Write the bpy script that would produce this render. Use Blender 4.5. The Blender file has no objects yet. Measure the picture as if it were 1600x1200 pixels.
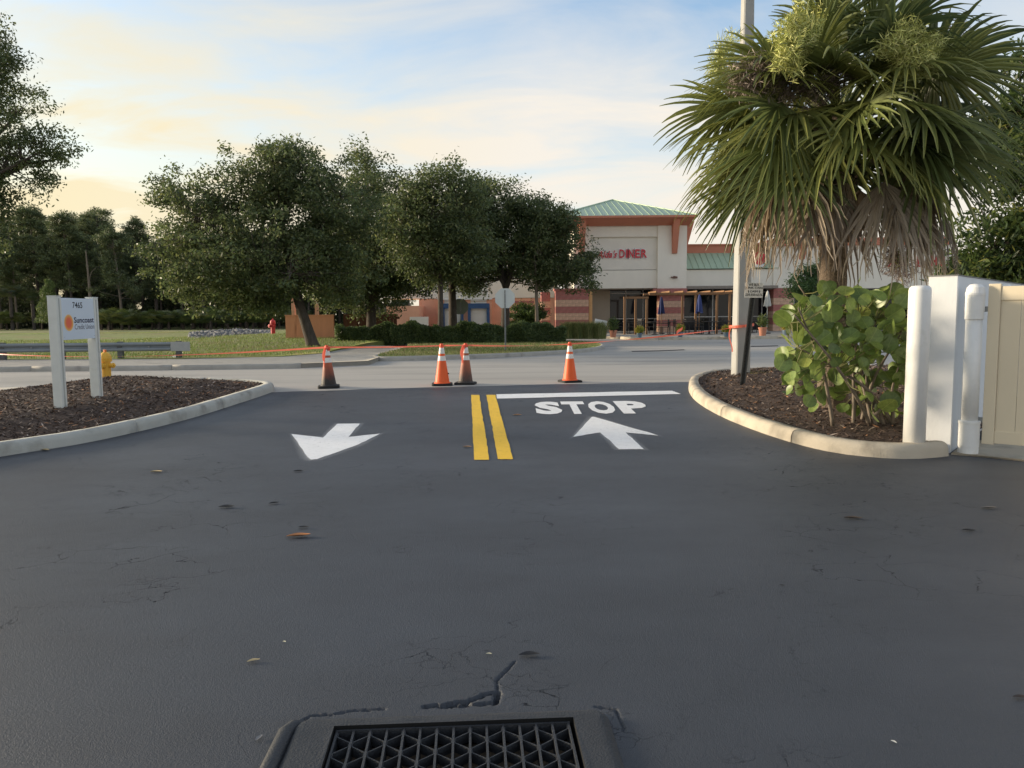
import bpy, bmesh, math, random
import numpy as np
from mathutils import Vector, Matrix
from mathutils.geometry import delaunay_2d_cdt
rng = np.random.default_rng(7); random.seed(7)
R = math.radians
SC = bpy.context.scene
COL = SC.collection

# ------------------------------------------------------------------ camera
F_PX = 1200.0; PITCH = R(5.32); ROLL = 0.0085; CAM_Z = 1.6
cam = bpy.data.cameras.new('camera'); camo = bpy.data.objects.new('camera', cam); COL.objects.link(camo)
cam.sensor_width = 36.0; cam.lens = 36.0 * F_PX / 1600.0; cam.clip_start = 0.05; cam.clip_end = 3000
c_f = Vector((0, math.cos(PITCH), -math.sin(PITCH)))
c_r0 = Vector((1, 0, 0)); c_u0 = c_r0.cross(c_f)
c_r = (c_r0 * math.cos(ROLL) - c_u0 * math.sin(ROLL)); c_u = (c_u0 * math.cos(ROLL) + c_r0 * math.sin(ROLL))
mw = Matrix((c_r, c_u, -c_f)).transposed().to_4x4(); mw.translation = (0, 0, CAM_Z)
camo.matrix_world = mw
SC.camera = camo

# ------------------------------------------------------------------ sky, sun, exposure
SUN_AZ = R(-76); SUN_EL = R(10)          # azimuth from +Y, negative = to the left
W = bpy.data.worlds.new('World'); SC.world = W; W.use_nodes = True
nt = W.node_tree; nt.nodes.clear()
def WN(t, **k):
    n = nt.nodes.new(t)
    for a, b in k.items(): setattr(n, a, b)
    return n
sky = WN('ShaderNodeTexSky', sky_type='NISHITA', sun_disc=False, sun_elevation=SUN_EL, sun_rotation=SUN_AZ,
         altitude=0, air_density=1.0, dust_density=1.2, ozone_density=2.0)
tc = WN('ShaderNodeTexCoord'); sep = WN('ShaderNodeSeparateXYZ'); nt.links.new(tc.outputs['Generated'], sep.inputs[0])
# cloud sheets seen in perspective: direction divided by its height
zz = WN('ShaderNodeMath', operation='MAXIMUM'); nt.links.new(sep.outputs[2], zz.inputs[0]); zz.inputs[1].default_value = 0.0
za = WN('ShaderNodeMath', operation='ADD'); nt.links.new(zz.outputs[0], za.inputs[0]); za.inputs[1].default_value = 0.12
dv = WN('ShaderNodeVectorMath', operation='DIVIDE'); cmb = WN('ShaderNodeCombineXYZ')
for i in range(3): nt.links.new(za.outputs[0], cmb.inputs[i])
nt.links.new(tc.outputs['Generated'], dv.inputs[0]); nt.links.new(cmb.outputs[0], dv.inputs[1])
mp = WN('ShaderNodeMapping'); mp.inputs['Scale'].default_value = (0.75, 1.25, 0.0); mp.inputs['Rotation'].default_value = (0, 0, R(14)); mp.inputs['Location'].default_value = (3.1, 1.7, 0)
nt.links.new(dv.outputs[0], mp.inputs[0])
n1 = WN('ShaderNodeTexNoise'); n1.inputs['Scale'].default_value = 1.5; n1.inputs['Detail'].default_value = 8; n1.inputs['Roughness'].default_value = 0.55; n1.inputs['Distortion'].default_value = 0.5
nt.links.new(mp.outputs[0], n1.inputs['Vector'])
r1 = WN('ShaderNodeMapRange'); r1.inputs[1].default_value = 0.36; r1.inputs[2].default_value = 0.70; nt.links.new(n1.outputs[0], r1.inputs[0])
# more cloud veil low in the sky
r2 = WN('ShaderNodeMapRange'); r2.inputs[1].default_value = 0.36; r2.inputs[2].default_value = 0.08; r2.inputs[3].default_value = 0.03; r2.inputs[4].default_value = 0.84
nt.links.new(sep.outputs[2], r2.inputs[0])
r3 = WN('ShaderNodeMath', operation='MULTIPLY_ADD'); nt.links.new(r1.outputs[0], r3.inputs[0]); r3.inputs[1].default_value = 0.70; nt.links.new(r2.outputs[0], r3.inputs[2])
r4 = WN('ShaderNodeMath', operation='MINIMUM'); nt.links.new(r3.outputs[0], r4.inputs[0]); r4.inputs[1].default_value = 0.96
# cloud colour: cream, warmer toward the sun
sdir = WN('ShaderNodeVectorMath', operation='DOT_PRODUCT'); nt.links.new(tc.outputs['Generated'], sdir.inputs[0])
sdir.inputs[1].default_value = (math.sin(SUN_AZ) * math.cos(SUN_EL), math.cos(SUN_AZ) * math.cos(SUN_EL), math.sin(SUN_EL))
r5 = WN('ShaderNodeMapRange'); r5.inputs[1].default_value = 0.25; r5.inputs[2].default_value = 0.85; nt.links.new(sdir.outputs['Value'], r5.inputs[0])
cc = WN('ShaderNodeMix', data_type='RGBA'); nt.links.new(r5.outputs[0], cc.inputs[0])
cc.inputs[6].default_value = (2.95, 2.72, 2.40, 1); cc.inputs[7].default_value = (3.0, 2.5, 1.4, 1)
mixs = WN('ShaderNodeMix', data_type='RGBA'); nt.links.new(r4.outputs[0], mixs.inputs[0])
nt.links.new(sky.outputs[0], mixs.inputs[6]); nt.links.new(cc.outputs[2], mixs.inputs[7])
bg = WN('ShaderNodeBackground'); bg.inputs[1].default_value = 0.10; nt.links.new(mixs.outputs[2], bg.inputs[0])
out = WN('ShaderNodeOutputWorld'); nt.links.new(bg.outputs[0], out.inputs[0])
sl = bpy.data.lights.new('sun', 'SUN'); sl.energy = 2.0; sl.angle = R(9); sl.color = (1.0, 0.84, 0.62)
so = bpy.data.objects.new('sun', sl); COL.objects.link(so)
sv = Vector((math.sin(SUN_AZ) * math.cos(SUN_EL), math.cos(SUN_AZ) * math.cos(SUN_EL), math.sin(SUN_EL)))
so.rotation_euler = sv.to_track_quat('Z', 'Y').to_euler(); so.location = (-40, 20, 40)
vs = SC.view_settings; vs.view_transform = 'Standard'; vs.look = 'None'; vs.gamma = 1.0; vs.use_curve_mapping = False; vs.exposure = 1.72
SC.render.engine = 'CYCLES'
SC.cycles.max_bounces = 6; SC.cycles.transparent_max_bounces = 8; SC.cycles.use_denoising = True

# ------------------------------------------------------------------ pixel -> place
def ray(px, py):
    return (c_f * F_PX + c_r * (px - 800.0) + c_u * (600.0 - py)).normalized()
_HY = np.array([-1000., 13., 28., 5000.]); _HZ = np.array([-28.3, .3679, .10, .10])
def H(y):
    return np.interp(y, _HY, _HZ) if isinstance(y, np.ndarray) else (0.0283 * y if y < 13 else (0.3679 - (y - 13) * 0.01786 if y < 28 else 0.10))
def hit(px, py, dz=0.0):
    d = ray(px, py); lo, hi = 0.5, 400.0
    f = lambda t: CAM_Z + d.z * t - (H(d.y * t) + dz)
    for _ in range(60):
        m = (lo + hi) / 2
        if f(m) > 0: lo = m
        else: hi = m
    return Vector((d.x * lo, d.y * lo, CAM_Z + d.z * lo))
def at(px, py, Y):
    d = ray(px, py); t = Y / d.y
    return Vector((d.x * t, Y, CAM_Z + d.z * t))
def zat(py, Y, px=800): return at(px, py, Y).z
def xat(px, Y, py=490): return at(px, py, Y).x

# ------------------------------------------------------------------ materials
MATS = {}
def M(name, col=(.5, .5, .5), rough=.7, var=.12, scale=4., bump=0., bscale=60., metal=0., spec=.4, attr=False, transl=0., stretch=(1, 1, 1), dirt=None, det=6):
    if name in MATS: return MATS[name]
    m = bpy.data.materials.new(name); m.use_nodes = True; t = m.node_tree; t.nodes.clear(); L = t.links.new
    N = lambda k: t.nodes.new(k)
    p = N('ShaderNodeBsdfPrincipled'); o = N('ShaderNodeOutputMaterial')
    p.inputs['Roughness'].default_value = rough; p.inputs['Metallic'].default_value = metal; p.inputs['Specular IOR Level'].default_value = spec
    tcx = N('ShaderNodeTexCoord'); mpx = N('ShaderNodeMapping'); mpx.inputs['Scale'].default_value = stretch; L(tcx.outputs['Object'], mpx.inputs[0])
    nz = N('ShaderNodeTexNoise'); nz.inputs['Scale'].default_value = scale; nz.inputs['Detail'].default_value = det; nz.inputs['Roughness'].default_value = .6; L(mpx.outputs[0], nz.inputs['Vector'])
    mr = N('ShaderNodeMapRange'); mr.inputs[1].default_value = .25; mr.inputs[2].default_value = .75; mr.inputs[3].default_value = 1 - var; mr.inputs[4].default_value = 1 + var; L(nz.outputs[0], mr.inputs[0])
    mul = N('ShaderNodeVectorMath'); mul.operation = 'MULTIPLY'
    if attr:
        a = N('ShaderNodeAttribute'); a.attribute_name = 'Col'; L(a.outputs['Color'], mul.inputs[0])
    else: mul.inputs[0].default_value = col[:3]
    cb = N('ShaderNodeCombineXYZ'); [L(mr.outputs[0], cb.inputs[i]) for i in range(3)]; L(cb.outputs[0], mul.inputs[1])
    colout = mul.outputs[0]
    if dirt:                                    # (colour, scale, low, high): blotches of another colour
        n2 = N('ShaderNodeTexNoise'); n2.inputs['Scale'].default_value = dirt[1]; n2.inputs['Detail'].default_value = 7; L(mpx.outputs[0], n2.inputs['Vector'])
        m2 = N('ShaderNodeMapRange'); m2.inputs[1].default_value = dirt[2]; m2.inputs[2].default_value = dirt[3]; L(n2.outputs[0], m2.inputs[0])
        mx = N('ShaderNodeMix'); mx.data_type = 'RGBA'; L(m2.outputs[0], mx.inputs[0]); L(colout, mx.inputs[6]); mx.inputs[7].default_value = (*dirt[0], 1); colout = mx.outputs[2]
    L(colout, p.inputs['Base Color'])
    if bump:
        nb = N('ShaderNodeTexNoise'); nb.inputs['Scale'].default_value = bscale; nb.inputs['Detail'].default_value = 5; L(mpx.outputs[0], nb.inputs['Vector'])
        b = N('ShaderNodeBump'); b.inputs['Strength'].default_value = bump; b.inputs['Distance'].default_value = .02; L(nb.outputs[0], b.inputs['Height']); L(b.outputs[0], p.inputs['Normal'])
    if transl:
        tr = N('ShaderNodeBsdfTranslucent'); L(colout, tr.inputs[0]); ms = N('ShaderNodeMixShader'); ms.inputs[0].default_value = transl
        L(p.outputs[0], ms.inputs[1]); L(tr.outputs[0], ms.inputs[2]); L(ms.outputs[0], o.inputs[0])
    else: L(p.outputs[0], o.inputs[0])
    MATS[name] = m; m['tree'] = 1
    return m

def asphalt_mat():
    m = bpy.data.materials.new('sealed_asphalt'); m.use_nodes = True; t = m.node_tree; t.nodes.clear(); L = t.links.new; N = lambda k: t.nodes.new(k)
    p = N('ShaderNodeBsdfPrincipled'); o = N('ShaderNodeOutputMaterial'); L(p.outputs[0], o.inputs[0])
    tcx = N('ShaderNodeTexCoord'); P_ = tcx.outputs['Object']
    def noise(s, d=6, vec=P_, r=.6, dist=0):
        n = N('ShaderNodeTexNoise'); n.inputs['Scale'].default_value = s; n.inputs['Detail'].default_value = d; n.inputs['Roughness'].default_value = r; n.inputs['Distortion'].default_value = dist; L(vec, n.inputs['Vector']); return n.outputs[0]
    def mrange(x, a, b, c, d):
        n = N('ShaderNodeMapRange'); n.inputs[1].default_value = a; n.inputs[2].default_value = b; n.inputs[3].default_value = c; n.inputs[4].default_value = d; L(x, n.inputs[0]); return n.outputs[0]
    def mth(op, a, b):
        n = N('ShaderNodeMath'); n.operation = op
        for i, v in enumerate((a, b)):
            if isinstance(v, (int, float)): n.inputs[i].default_value = v
            else: L(v, n.inputs[i])
        return n.outputs[0]
    mpx = N('ShaderNodeMapping'); mpx.inputs['Scale'].default_value = (.45, 1.0, 1); mpx.inputs['Rotation'].default_value = (0, 0, R(-12)); L(P_, mpx.inputs[0])
    big = noise(.8, 5, mpx.outputs[0]); mid = noise(4, 6); grit = noise(190, 3); pebble = noise(60, 4)
    # cracks: cell borders with wobbling coordinates, present only in patches
    def cracks(s, wob, width):
        nn = N('ShaderNodeTexNoise'); nn.inputs['Scale'].default_value = s * 1.6; nn.inputs['Detail'].default_value = 5; L(P_, nn.inputs['Vector'])
        sc = N('ShaderNodeVectorMath'); sc.operation = 'SCALE'; sc.inputs['Scale'].default_value = wob; L(nn.outputs['Color'], sc.inputs[0])
        ad = N('ShaderNodeVectorMath'); ad.operation = 'ADD'; L(P_, ad.inputs[0]); L(sc.outputs[0], ad.inputs[1])
        mm = N('ShaderNodeMapping'); mm.inputs['Scale'].default_value = (.7, 1.1, 1); L(ad.outputs[0], mm.inputs[0])
        v = N('ShaderNodeTexVoronoi'); v.feature = 'DISTANCE_TO_EDGE'; v.inputs['Scale'].default_value = s; L(mm.outputs[0], v.inputs['Vector'])
        return mrange(v.outputs['Distance'], 0, width, 1, 0)
    patch = mrange(noise(.55, 4), .44, .60, 0, 1); broken = mrange(noise(3.2, 3), .42, .58, 0, 1)
    ck = mth('MULTIPLY', mth('MULTIPLY', cracks(2.6, .35, .0075), patch), broken)
    ck2 = mth('MULTIPLY', mth('MULTIPLY', cracks(8, .12, .022), patch), mrange(noise(2.1, 3), .5, .62, 0, .55))
    ck = mth('MAXIMUM', ck, ck2)
    base = mth('MULTIPLY', mrange(big, .3, .7, .82, 1.2), mrange(mid, .3, .7, .93, 1.07))
    base = mth('MULTIPLY', base, mrange(noise(330, 2), .3, .7, .80, 1.22)); base = mth('MULTIPLY', base, mrange(ck, 0, .8, 1, .35))
    v = N('ShaderNodeVectorMath'); v.operation = 'SCALE'; v.inputs[0].default_value = (.040, .0455, .056); L(base, v.inputs['Scale']); L(v.outputs[0], p.inputs['Base Color'])
    L(mrange(big, .3, .7, .60, .48), p.inputs['Roughness']); p.inputs['Specular IOR Level'].default_value = .5
    h = mth('ADD', mth('MULTIPLY', grit, .0040), mth('MULTIPLY', pebble, .0030)); h = mth('SUBTRACT', h, mth('MULTIPLY', ck, .002)); L(mrange(ck, 0, .6, .5, 0.), p.inputs['Specular IOR Level'])
    b = N('ShaderNodeBump'); b.inputs['Strength'].default_value = .8; b.inputs['Distance'].default_value = 1.0; L(h, b.inputs['Height']); L(b.outputs[0], p.inputs['Normal'])
    MATS['sealed_asphalt'] = m; return m

ASPH = asphalt_mat()
STREET = M('worn_street', (.40, .375, .335), .85, .10, 1.2, .25, 90, stretch=(.25, 1.3, 1), dirt=((.24, .23, .21), .5, .52, .75))
CONC = M('concrete', (.36, .34, .30), .85, .14, 3, .3, 70, dirt=((.20, .19, .17), 2.2, .55, .8))
CONC_W = M('concrete_cream', (.50, .44, .345), .85, .10, 3, .3, 80, dirt=((.27, .24, .19), 3.5, .50, .75))
CONC_G = M('concrete_kerb_grey', (.43, .43, .39), .85, .12, 3, .3, 80, dirt=((.22, .21, .18), 3.5, .50, .75))
LAWN = M('lawn', (.19, .23, .06), .9, .35, 1.3, .6, 50, dirt=((.22, .19, .07), .5, .45, .65))
FIELD = M('dry_field', (.25, .24, .10), .9, .3, .6, .6, 20, dirt=((.13, .16, .045), .25, .45, .6))
DIRT = M('dirt', (.10, .075, .05), .95, .25, 3, .4, 40)
MULCH = M('mulch', (.075, .050, .038), .95, .45, 30, 1., 60)
CHIP = M('mulch_chips', rough=.9, var=.2, scale=20, attr=True)
LEAF = M('leaves', rough=.45, var=.12, scale=2, attr=True, transl=.5, spec=.4)
NEEDLE = M('needles', rough=.6, var=.15, scale=1, attr=True, transl=.25)
FROND = M('frond', rough=.40, var=.12, scale=3, attr=True, transl=.36, spec=.5)
GRASSB = M('grass_blades', rough=.6, var=.1, scale=3, attr=True, transl=.3)
BARK = M('bark', (.075, .062, .052), .95, .4, 12, .9, 30, stretch=(1, 1, .35))
BARK_L = M('bark_pale', (.20, .165, .13), .95, .3, 8, .7, 25, stretch=(1, 1, .3))
PALMB = M('palm_bark', (.15, .115, .085), .95, .35, 16, .9, 40, stretch=(1, 1, 2.2))
WHITE = M('white_paint', (.72, .73, .72), .5, .03, 3, .05, 40)
WHITE_W = M('white_stucco', (.74, .755, .76), .75, .05, 3, .10, 60, stretch=(1, 1, .4), dirt=((.52, .53, .52), 3, .60, .9))
PVCW = M('white_post_paint', (.76, .765, .75), .45, .06, 5, .08, 60, dirt=((.52, .52, .46), 5, .60, .85))
ROADW = M('white_road_paint', (.84, .85, .86), .6, .06, 9, .5, 150, dirt=((.42, .43, .45), 26, .60, .80))
ROADY = M('yellow_road_paint', (.84, .53, .035), .6, .08, 12, .5, 150, dirt=((.48, .30, .04), 26, .60, .80))
BEIGE = M('beige_vinyl', (.70, .61, .45), .5, .04, 2, .03, 60)
CREAM = M('cream_stucco', (.77, .73, .64), .85, .06, 1.2, .15, 30, stretch=(1, 1, .4))
CREAM_R = M('cream_recess', (.73, .69, .61), .85, .06, 1.2, .15, 30)
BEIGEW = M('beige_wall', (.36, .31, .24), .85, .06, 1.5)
CORAL = M('coral_trim', (.52, .20, .125), .75, .07, 2)
SALMON = M('salmon_stucco', (.76, .40, .27), .85, .10, 1.5, .2, 30, dirt=((.40, .17, .10), 1.1, .60, .85))
ORANGEW = M('orange_block', (.76, .35, .20), .85, .10, 1.5, .2, 30, stretch=(2, 2, .3), dirt=((.30, .10, .05), 1.6, .58, .85))
GREENR = M('green_metal_roof', (.36, .47, .33), .45, .06, 1.5, metal=.1)
BRED = M('red_block', (.38, .15, .13), .9, .22, 5, .3, 40)
BTAN = M('tan_block', (.58, .38, .27), .9, .2, 5, .3, 40)
MORT = M('mortar', (.30, .22, .17), .95)
WOOD = M('pergola_wood', (.25, .135, .065), .7, .2, 6, .2, 30, stretch=(1, 1, .2))
WOODD = M('dark_fence_wood', (.11, .05, .035), .85, .2, 6)
def glass_mat():
    m = bpy.data.materials.new('dark_glass'); m.use_nodes = True; p = m.node_tree.nodes['Principled BSDF']
    p.inputs['Base Color'].default_value = (.010, .012, .016, 1); p.inputs['Roughness'].default_value = .06; p.inputs['Specular IOR Level'].default_value = .35
    MATS['dark_glass'] = m; return m
GLASS = glass_mat()
BLACKM = M('black_metal', (.018, .018, .02), .45, .1, 5)
IRON = M('sealed_iron', (.036, .038, .042), .5, .15, 8, .3, 120)
PIT = M('drain_pit', (.006, .006, .006), .9)
GALV = M('galvanized', (.33, .35, .36), .45, .12, 5, metal=.55)
GALVD = M('weathered_rail', (.22, .245, .26), .5, .15, 3, metal=.4)
SIGNB = M('sign_back', (.52, .56, .56), .5, .05, 3, metal=.2)
POSTD = M('dark_steel_post', (.10, .105, .105), .6, .2, 12, metal=.3)
POLE = M('pole_concrete', (.36, .36, .345), .85, .08, 3, .2, 60)
HYDY = M('hydrant_yellow', (.72, .40, .045), .5, .08, 6)
HYDO = M('hydrant_orange', (.75, .20, .04), .5, .08, 6)
HYDR = M('hydrant_red', (.55, .05, .06), .5, .08, 6)
CONEO = M('cone_orange', (.85, .13, .03), .5, .07, 8)
CONET = M('cone_tip', (.86, .10, .035), .5, .07, 8)
CONEW = M('cone_collar', (.74, .74, .71), .35, .10, 14, dirt=((.40, .36, .31), 18, .58, .75))
RUBBER = M('black_rubber', (.016, .016, .017), .75, .2, 10)
TAPE = M('orange_tape', (.86, .20, .13), .4, .05, 5, transl=.35)
TERRA = M('terracotta', (.50, .22, .14), .85, .1, 6)
BLUEP = M('blue_glaze', (.12, .17, .22), .3, .1, 6)
NAVY = M('navy_canvas', (.020, .030, .10), .85, .12, 6)
NAVYL = M('faded_navy_canvas', (.045, .065, .19), .85, .12, 6)
CANVW = M('white_canvas', (.55, .55, .51), .85, .06, 6)
INK = M('ink_black', (.02, .02, .025), .6, .02)
INKG = M('ink_grey', (.10, .10, .13), .6, .02)
REDL = M('red_letter', (.55, .03, .045), .35, .04)
DOCKB = M('dock_blue', (.035, .085, .19), .7, .15, 4)
DOORW = M('dock_door', (.62, .61, .56), .6, .05, 3)
ROCK = M('riprap', rough=.9, var=.2, scale=6, attr=True)
TWIG = M('twigs', rough=.8, var=.15, scale=8, attr=True)
LITTER = M('litter_paper', (.8, .8, .78), .7)

def two_tone(name, c1, c2, z0, z1, sc=9):
    """paint whose grime climbs from the bottom, with a ragged upper edge (object space)"""
    m = bpy.data.materials.new(name); m.use_nodes = True; t = m.node_tree; L = t.links.new; N = t.nodes.new
    p = t.nodes['Principled BSDF']; p.inputs['Roughness'].default_value = .6
    tcx = N('ShaderNodeTexCoord'); s = N('ShaderNodeSeparateXYZ'); L(tcx.outputs['Object'], s.inputs[0])
    nz = N('ShaderNodeTexNoise'); nz.inputs['Scale'].default_value = sc; nz.inputs['Detail'].default_value = 6; L(tcx.outputs['Object'], nz.inputs['Vector'])
    a = N('ShaderNodeMath'); a.operation = 'MULTIPLY_ADD'; L(nz.outputs[0], a.inputs[0]); a.inputs[1].default_value = .25; L(s.outputs[2], a.inputs[2])
    r = N('ShaderNodeMapRange'); r.inputs[1].default_value = z0 + .125; r.inputs[2].default_value = z1 + .125; L(a.outputs[0], r.inputs[0])
    mx = N('ShaderNodeMix'); mx.data_type = 'RGBA'; L(r.outputs[0], mx.inputs[0]); mx.inputs[6].default_value = (*c1, 1); mx.inputs[7].default_value = (*c2, 1); L(mx.outputs[2], p.inputs['Base Color'])
    MATS[name] = m; return m
CONE_D1 = two_tone('cone_tarred', (.022, .018, .017), (.42, .10, .045), .12, .42)
CONE_D3 = two_tone('cone_grimy', (.050, .040, .036), (.36, .11, .055), .08, .36)

# ------------------------------------------------------------------ object helpers
def tag(o, label=None, cat=None, group=None, kind=None):
    if label: o['label'] = label
    if cat: o['category'] = cat
    if group: o['group'] = group
    if kind: o['kind'] = kind
    return o
def empty(name, loc=(0, 0, 0), rz=0.):
    o = bpy.data.objects.new(name, None); COL.objects.link(o); o.location = loc; o.rotation_euler = (0, 0, rz); o.empty_display_size = .2
    return o
def off(parent):
    v = Vector((0, 0, 0))
    while parent is not None: v += parent.location; parent = parent.parent
    return v
def new_mesh(name, V, Fc, cols=None, smooth=False):
    me = bpy.data.meshes.new(name)
    V = np.asarray(V, dtype=np.float32).reshape(-1, 3)
    if isinstance(Fc, np.ndarray):
        n, k = Fc.shape
        me.vertices.add(len(V)); me.vertices.foreach_set('co', V.ravel())
        me.loops.add(n * k); me.loops.foreach_set('vertex_index', Fc.astype(np.int32).ravel())
        me.polygons.add(n); me.polygons.foreach_set('loop_start', np.arange(0, n * k, k, dtype=np.int32)); me.polygons.foreach_set('loop_total', np.full(n, k, dtype=np.int32))
        me.update(calc_edges=True)
    else:
        me.from_pydata(V.tolist(), [], [list(f) for f in Fc]); me.update()
    if cols is not None:
        a = me.color_attributes.new('Col', 'FLOAT_COLOR', 'POINT'); c = np.ones((len(V), 4), np.float32); c[:, :3] = cols; a.data.foreach_set('color', c.ravel())
    if smooth: me.polygons.foreach_set('use_smooth', np.ones(len(me.polygons), bool))
    return me
def mk(name, V, Fc, mat, parent=None, world=False, cols=None, smooth=False, loc=None):
    """one mesh object; world=True: V is in world space and the parent chain is unrotated"""
    if world and parent is not None:
        V = np.asarray(V, dtype=np.float64).reshape(-1, 3) - np.array(off(parent))
    o = bpy.data.objects.new(name, new_mesh(name, V, Fc, cols, smooth)); COL.objects.link(o)
    if mat is not None: o.data.materials.append(mat)
    if parent is not None: o.parent = parent
    if loc is not None: o.location = loc
    return o
def share(name, me, parent, loc, rot=(0, 0, 0), scale=None):
    o = bpy.data.objects.new(name, me); COL.objects.link(o); o.parent = parent; o.location = loc; o.rotation_euler = rot
    if scale: o.scale = scale
    return o
class MB:
    def __init__(s): s.v = []; s.f = []
    def add(s, V, Fc):
        n = len(s.v); s.v += [tuple(v) for v in V]; s.f += [tuple(i + n for i in f) for f in Fc]; return s
    def box(s, x0, x1, y0, y1, z0, z1, b=0.):
        if b <= 0:
            return s.add([(x0, y0, z0), (x1, y0, z0), (x1, y1, z0), (x0, y1, z0), (x0, y0, z1), (x1, y0, z1), (x1, y1, z1), (x0, y1, z1)],
                  [(0, 3, 2, 1), (4, 5, 6, 7), (0, 1, 5, 4), (1, 2, 6, 5), (2, 3, 7, 6), (3, 0, 4, 7)])
        bm = bmesh.new(); bmesh.ops.create_cube(bm, size=1)
        for v in bm.verts: v.co = Vector(((x0 + x1) / 2 + v.co.x * (x1 - x0), (y0 + y1) / 2 + v.co.y * (y1 - y0), (z0 + z1) / 2 + v.co.z * (z1 - z0)))
        bmesh.ops.bevel(bm, geom=bm.edges[:], offset=b, segments=2, affect='EDGES', profile=.6)
        bm.verts.index_update(); s.add([v.co[:] for v in bm.verts], [[v.index for v in f.verts] for f in bm.faces]); bm.free(); return s
    def tube(s, pts, rad, n=8, cap=True):
        V, Fc = tube(pts, rad, n, cap); return s.add(V, Fc)
    def lathe(s, prof, n=20, c=(0, 0, 0)):
        V = []; Fc = []
        for r, z in prof:
            for k in range(n):
                a = 2 * math.pi * k / n; V.append((c[0] + r * math.cos(a), c[1] + r * math.sin(a), c[2] + z))
        for i in range(len(prof) - 1):
            for k in range(n):
                k2 = (k + 1) % n; Fc.append((i * n + k, i * n + k2, (i + 1) * n + k2, (i + 1) * n + k))
        Fc.append(tuple(range(n - 1, -1, -1))); Fc.append(tuple((len(prof) - 1) * n + k for k in range(n)))
        return s.add(V, Fc)
    def prism(s, poly, z0, z1):
        n = len(poly); V = [(x, y, z0) for x, y in poly] + [(x, y, z1) for x, y in poly]
        return s.add(V, [tuple(range(n - 1, -1, -1)), tuple(range(n, 2 * n))] + [(i, (i + 1) % n, n + (i + 1) % n, n + i) for i in range(n)])
    def build(s, name, mat, parent=None, world=False, smooth=False, loc=None):
        return mk(name, s.v, s.f, mat, parent, world, smooth=smooth, loc=loc)
def tube(pts, rad, n=8, cap=True):
    pts = [Vector(p) for p in pts]; m = len(pts); rad = rad if hasattr(rad, '__len__') else [rad] * m
    V = []; Fc = []; prev = None
    for i, p in enumerate(pts):
        d = (pts[min(i + 1, m - 1)] - pts[max(i - 1, 0)])
        d = d.normalized() if d.length > 1e-9 else Vector((0, 0, 1))
        if prev is None:
            a = Vector((1, 0, 0)) if abs(d.x) < .8 else Vector((0, 1, 0)); u = d.cross(a).normalized()
        else:
            u = prev - d * prev.dot(d); u = u.normalized() if u.length > 1e-6 else d.orthogonal().normalized()
        prev = u; w = d.cross(u)
        for k in range(n):
            a = 2 * math.pi * k / n; V.append(tuple(p + (u * math.cos(a) + w * math.sin(a)) * rad[i]))
    for i in range(m - 1):
        for k in range(n):
            k2 = (k + 1) % n; Fc.append((i * n + k, i * n + k2, (i + 1) * n + k2, (i + 1) * n + k))
    if cap: Fc.append(tuple(range(n - 1, -1, -1))); Fc.append(tuple((m - 1) * n + k for k in range(n)))
    return V, Fc
def copy_tree(o, parent=None):
    c = o.copy(); COL.objects.link(c); c.parent = parent
    for ch in list(o.children): copy_tree(ch, c)
    return c
def spline(pts, step=.12, closed=False):
    pts = [Vector(p) for p in pts]; n = len(pts); outp = []
    rngk = range(n if closed else n - 1)
    for i in rngk:
        g = (lambda k: pts[k % n]) if closed else (lambda k: pts[max(0, min(n - 1, k))])
        p0, p1, p2, p3 = g(i - 1), g(i), g(i + 1), g(i + 2)
        m = max(2, int((p2 - p1).length / step))
        for k in range(m):
            t = k / m
            outp.append(.5 * ((2 * p1) + (p2 - p0) * t + (2 * p0 - 5 * p1 + 4 * p2 - p3) * t * t + (3 * p1 - p0 - 3 * p2 + p3) * t ** 3))
    if not closed: outp.append(pts[-1])
    return outp
def inside(P_, poly):
    P_ = np.asarray(P_); x, y = P_[:, 0], P_[:, 1]; r = np.zeros(len(P_), bool); n = len(poly)
    for i in range(n):
        x1, y1 = poly[i][:2]; x2, y2 = poly[(i + 1) % n][:2]
        if y1 == y2: continue
        c = ((y1 > y) != (y2 > y)) & (x < (x2 - x1) * (y - y1) / (y2 - y1) + x1); r ^= c
    return r
def edge_dist(P_, poly):
    P_ = np.asarray(P_)[:, :2]; d = np.full(len(P_), 1e9); n = len(poly)
    for i in range(n):
        a = np.array(poly[i][:2]); b = np.array(poly[(i + 1) % n][:2]); ab = b - a; L2 = max(1e-9, ab @ ab)
        t = np.clip(((P_ - a) @ ab) / L2, 0, 1); d = np.minimum(d, np.linalg.norm(P_ - (a + t[:, None] * ab), axis=1))
    return d
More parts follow.
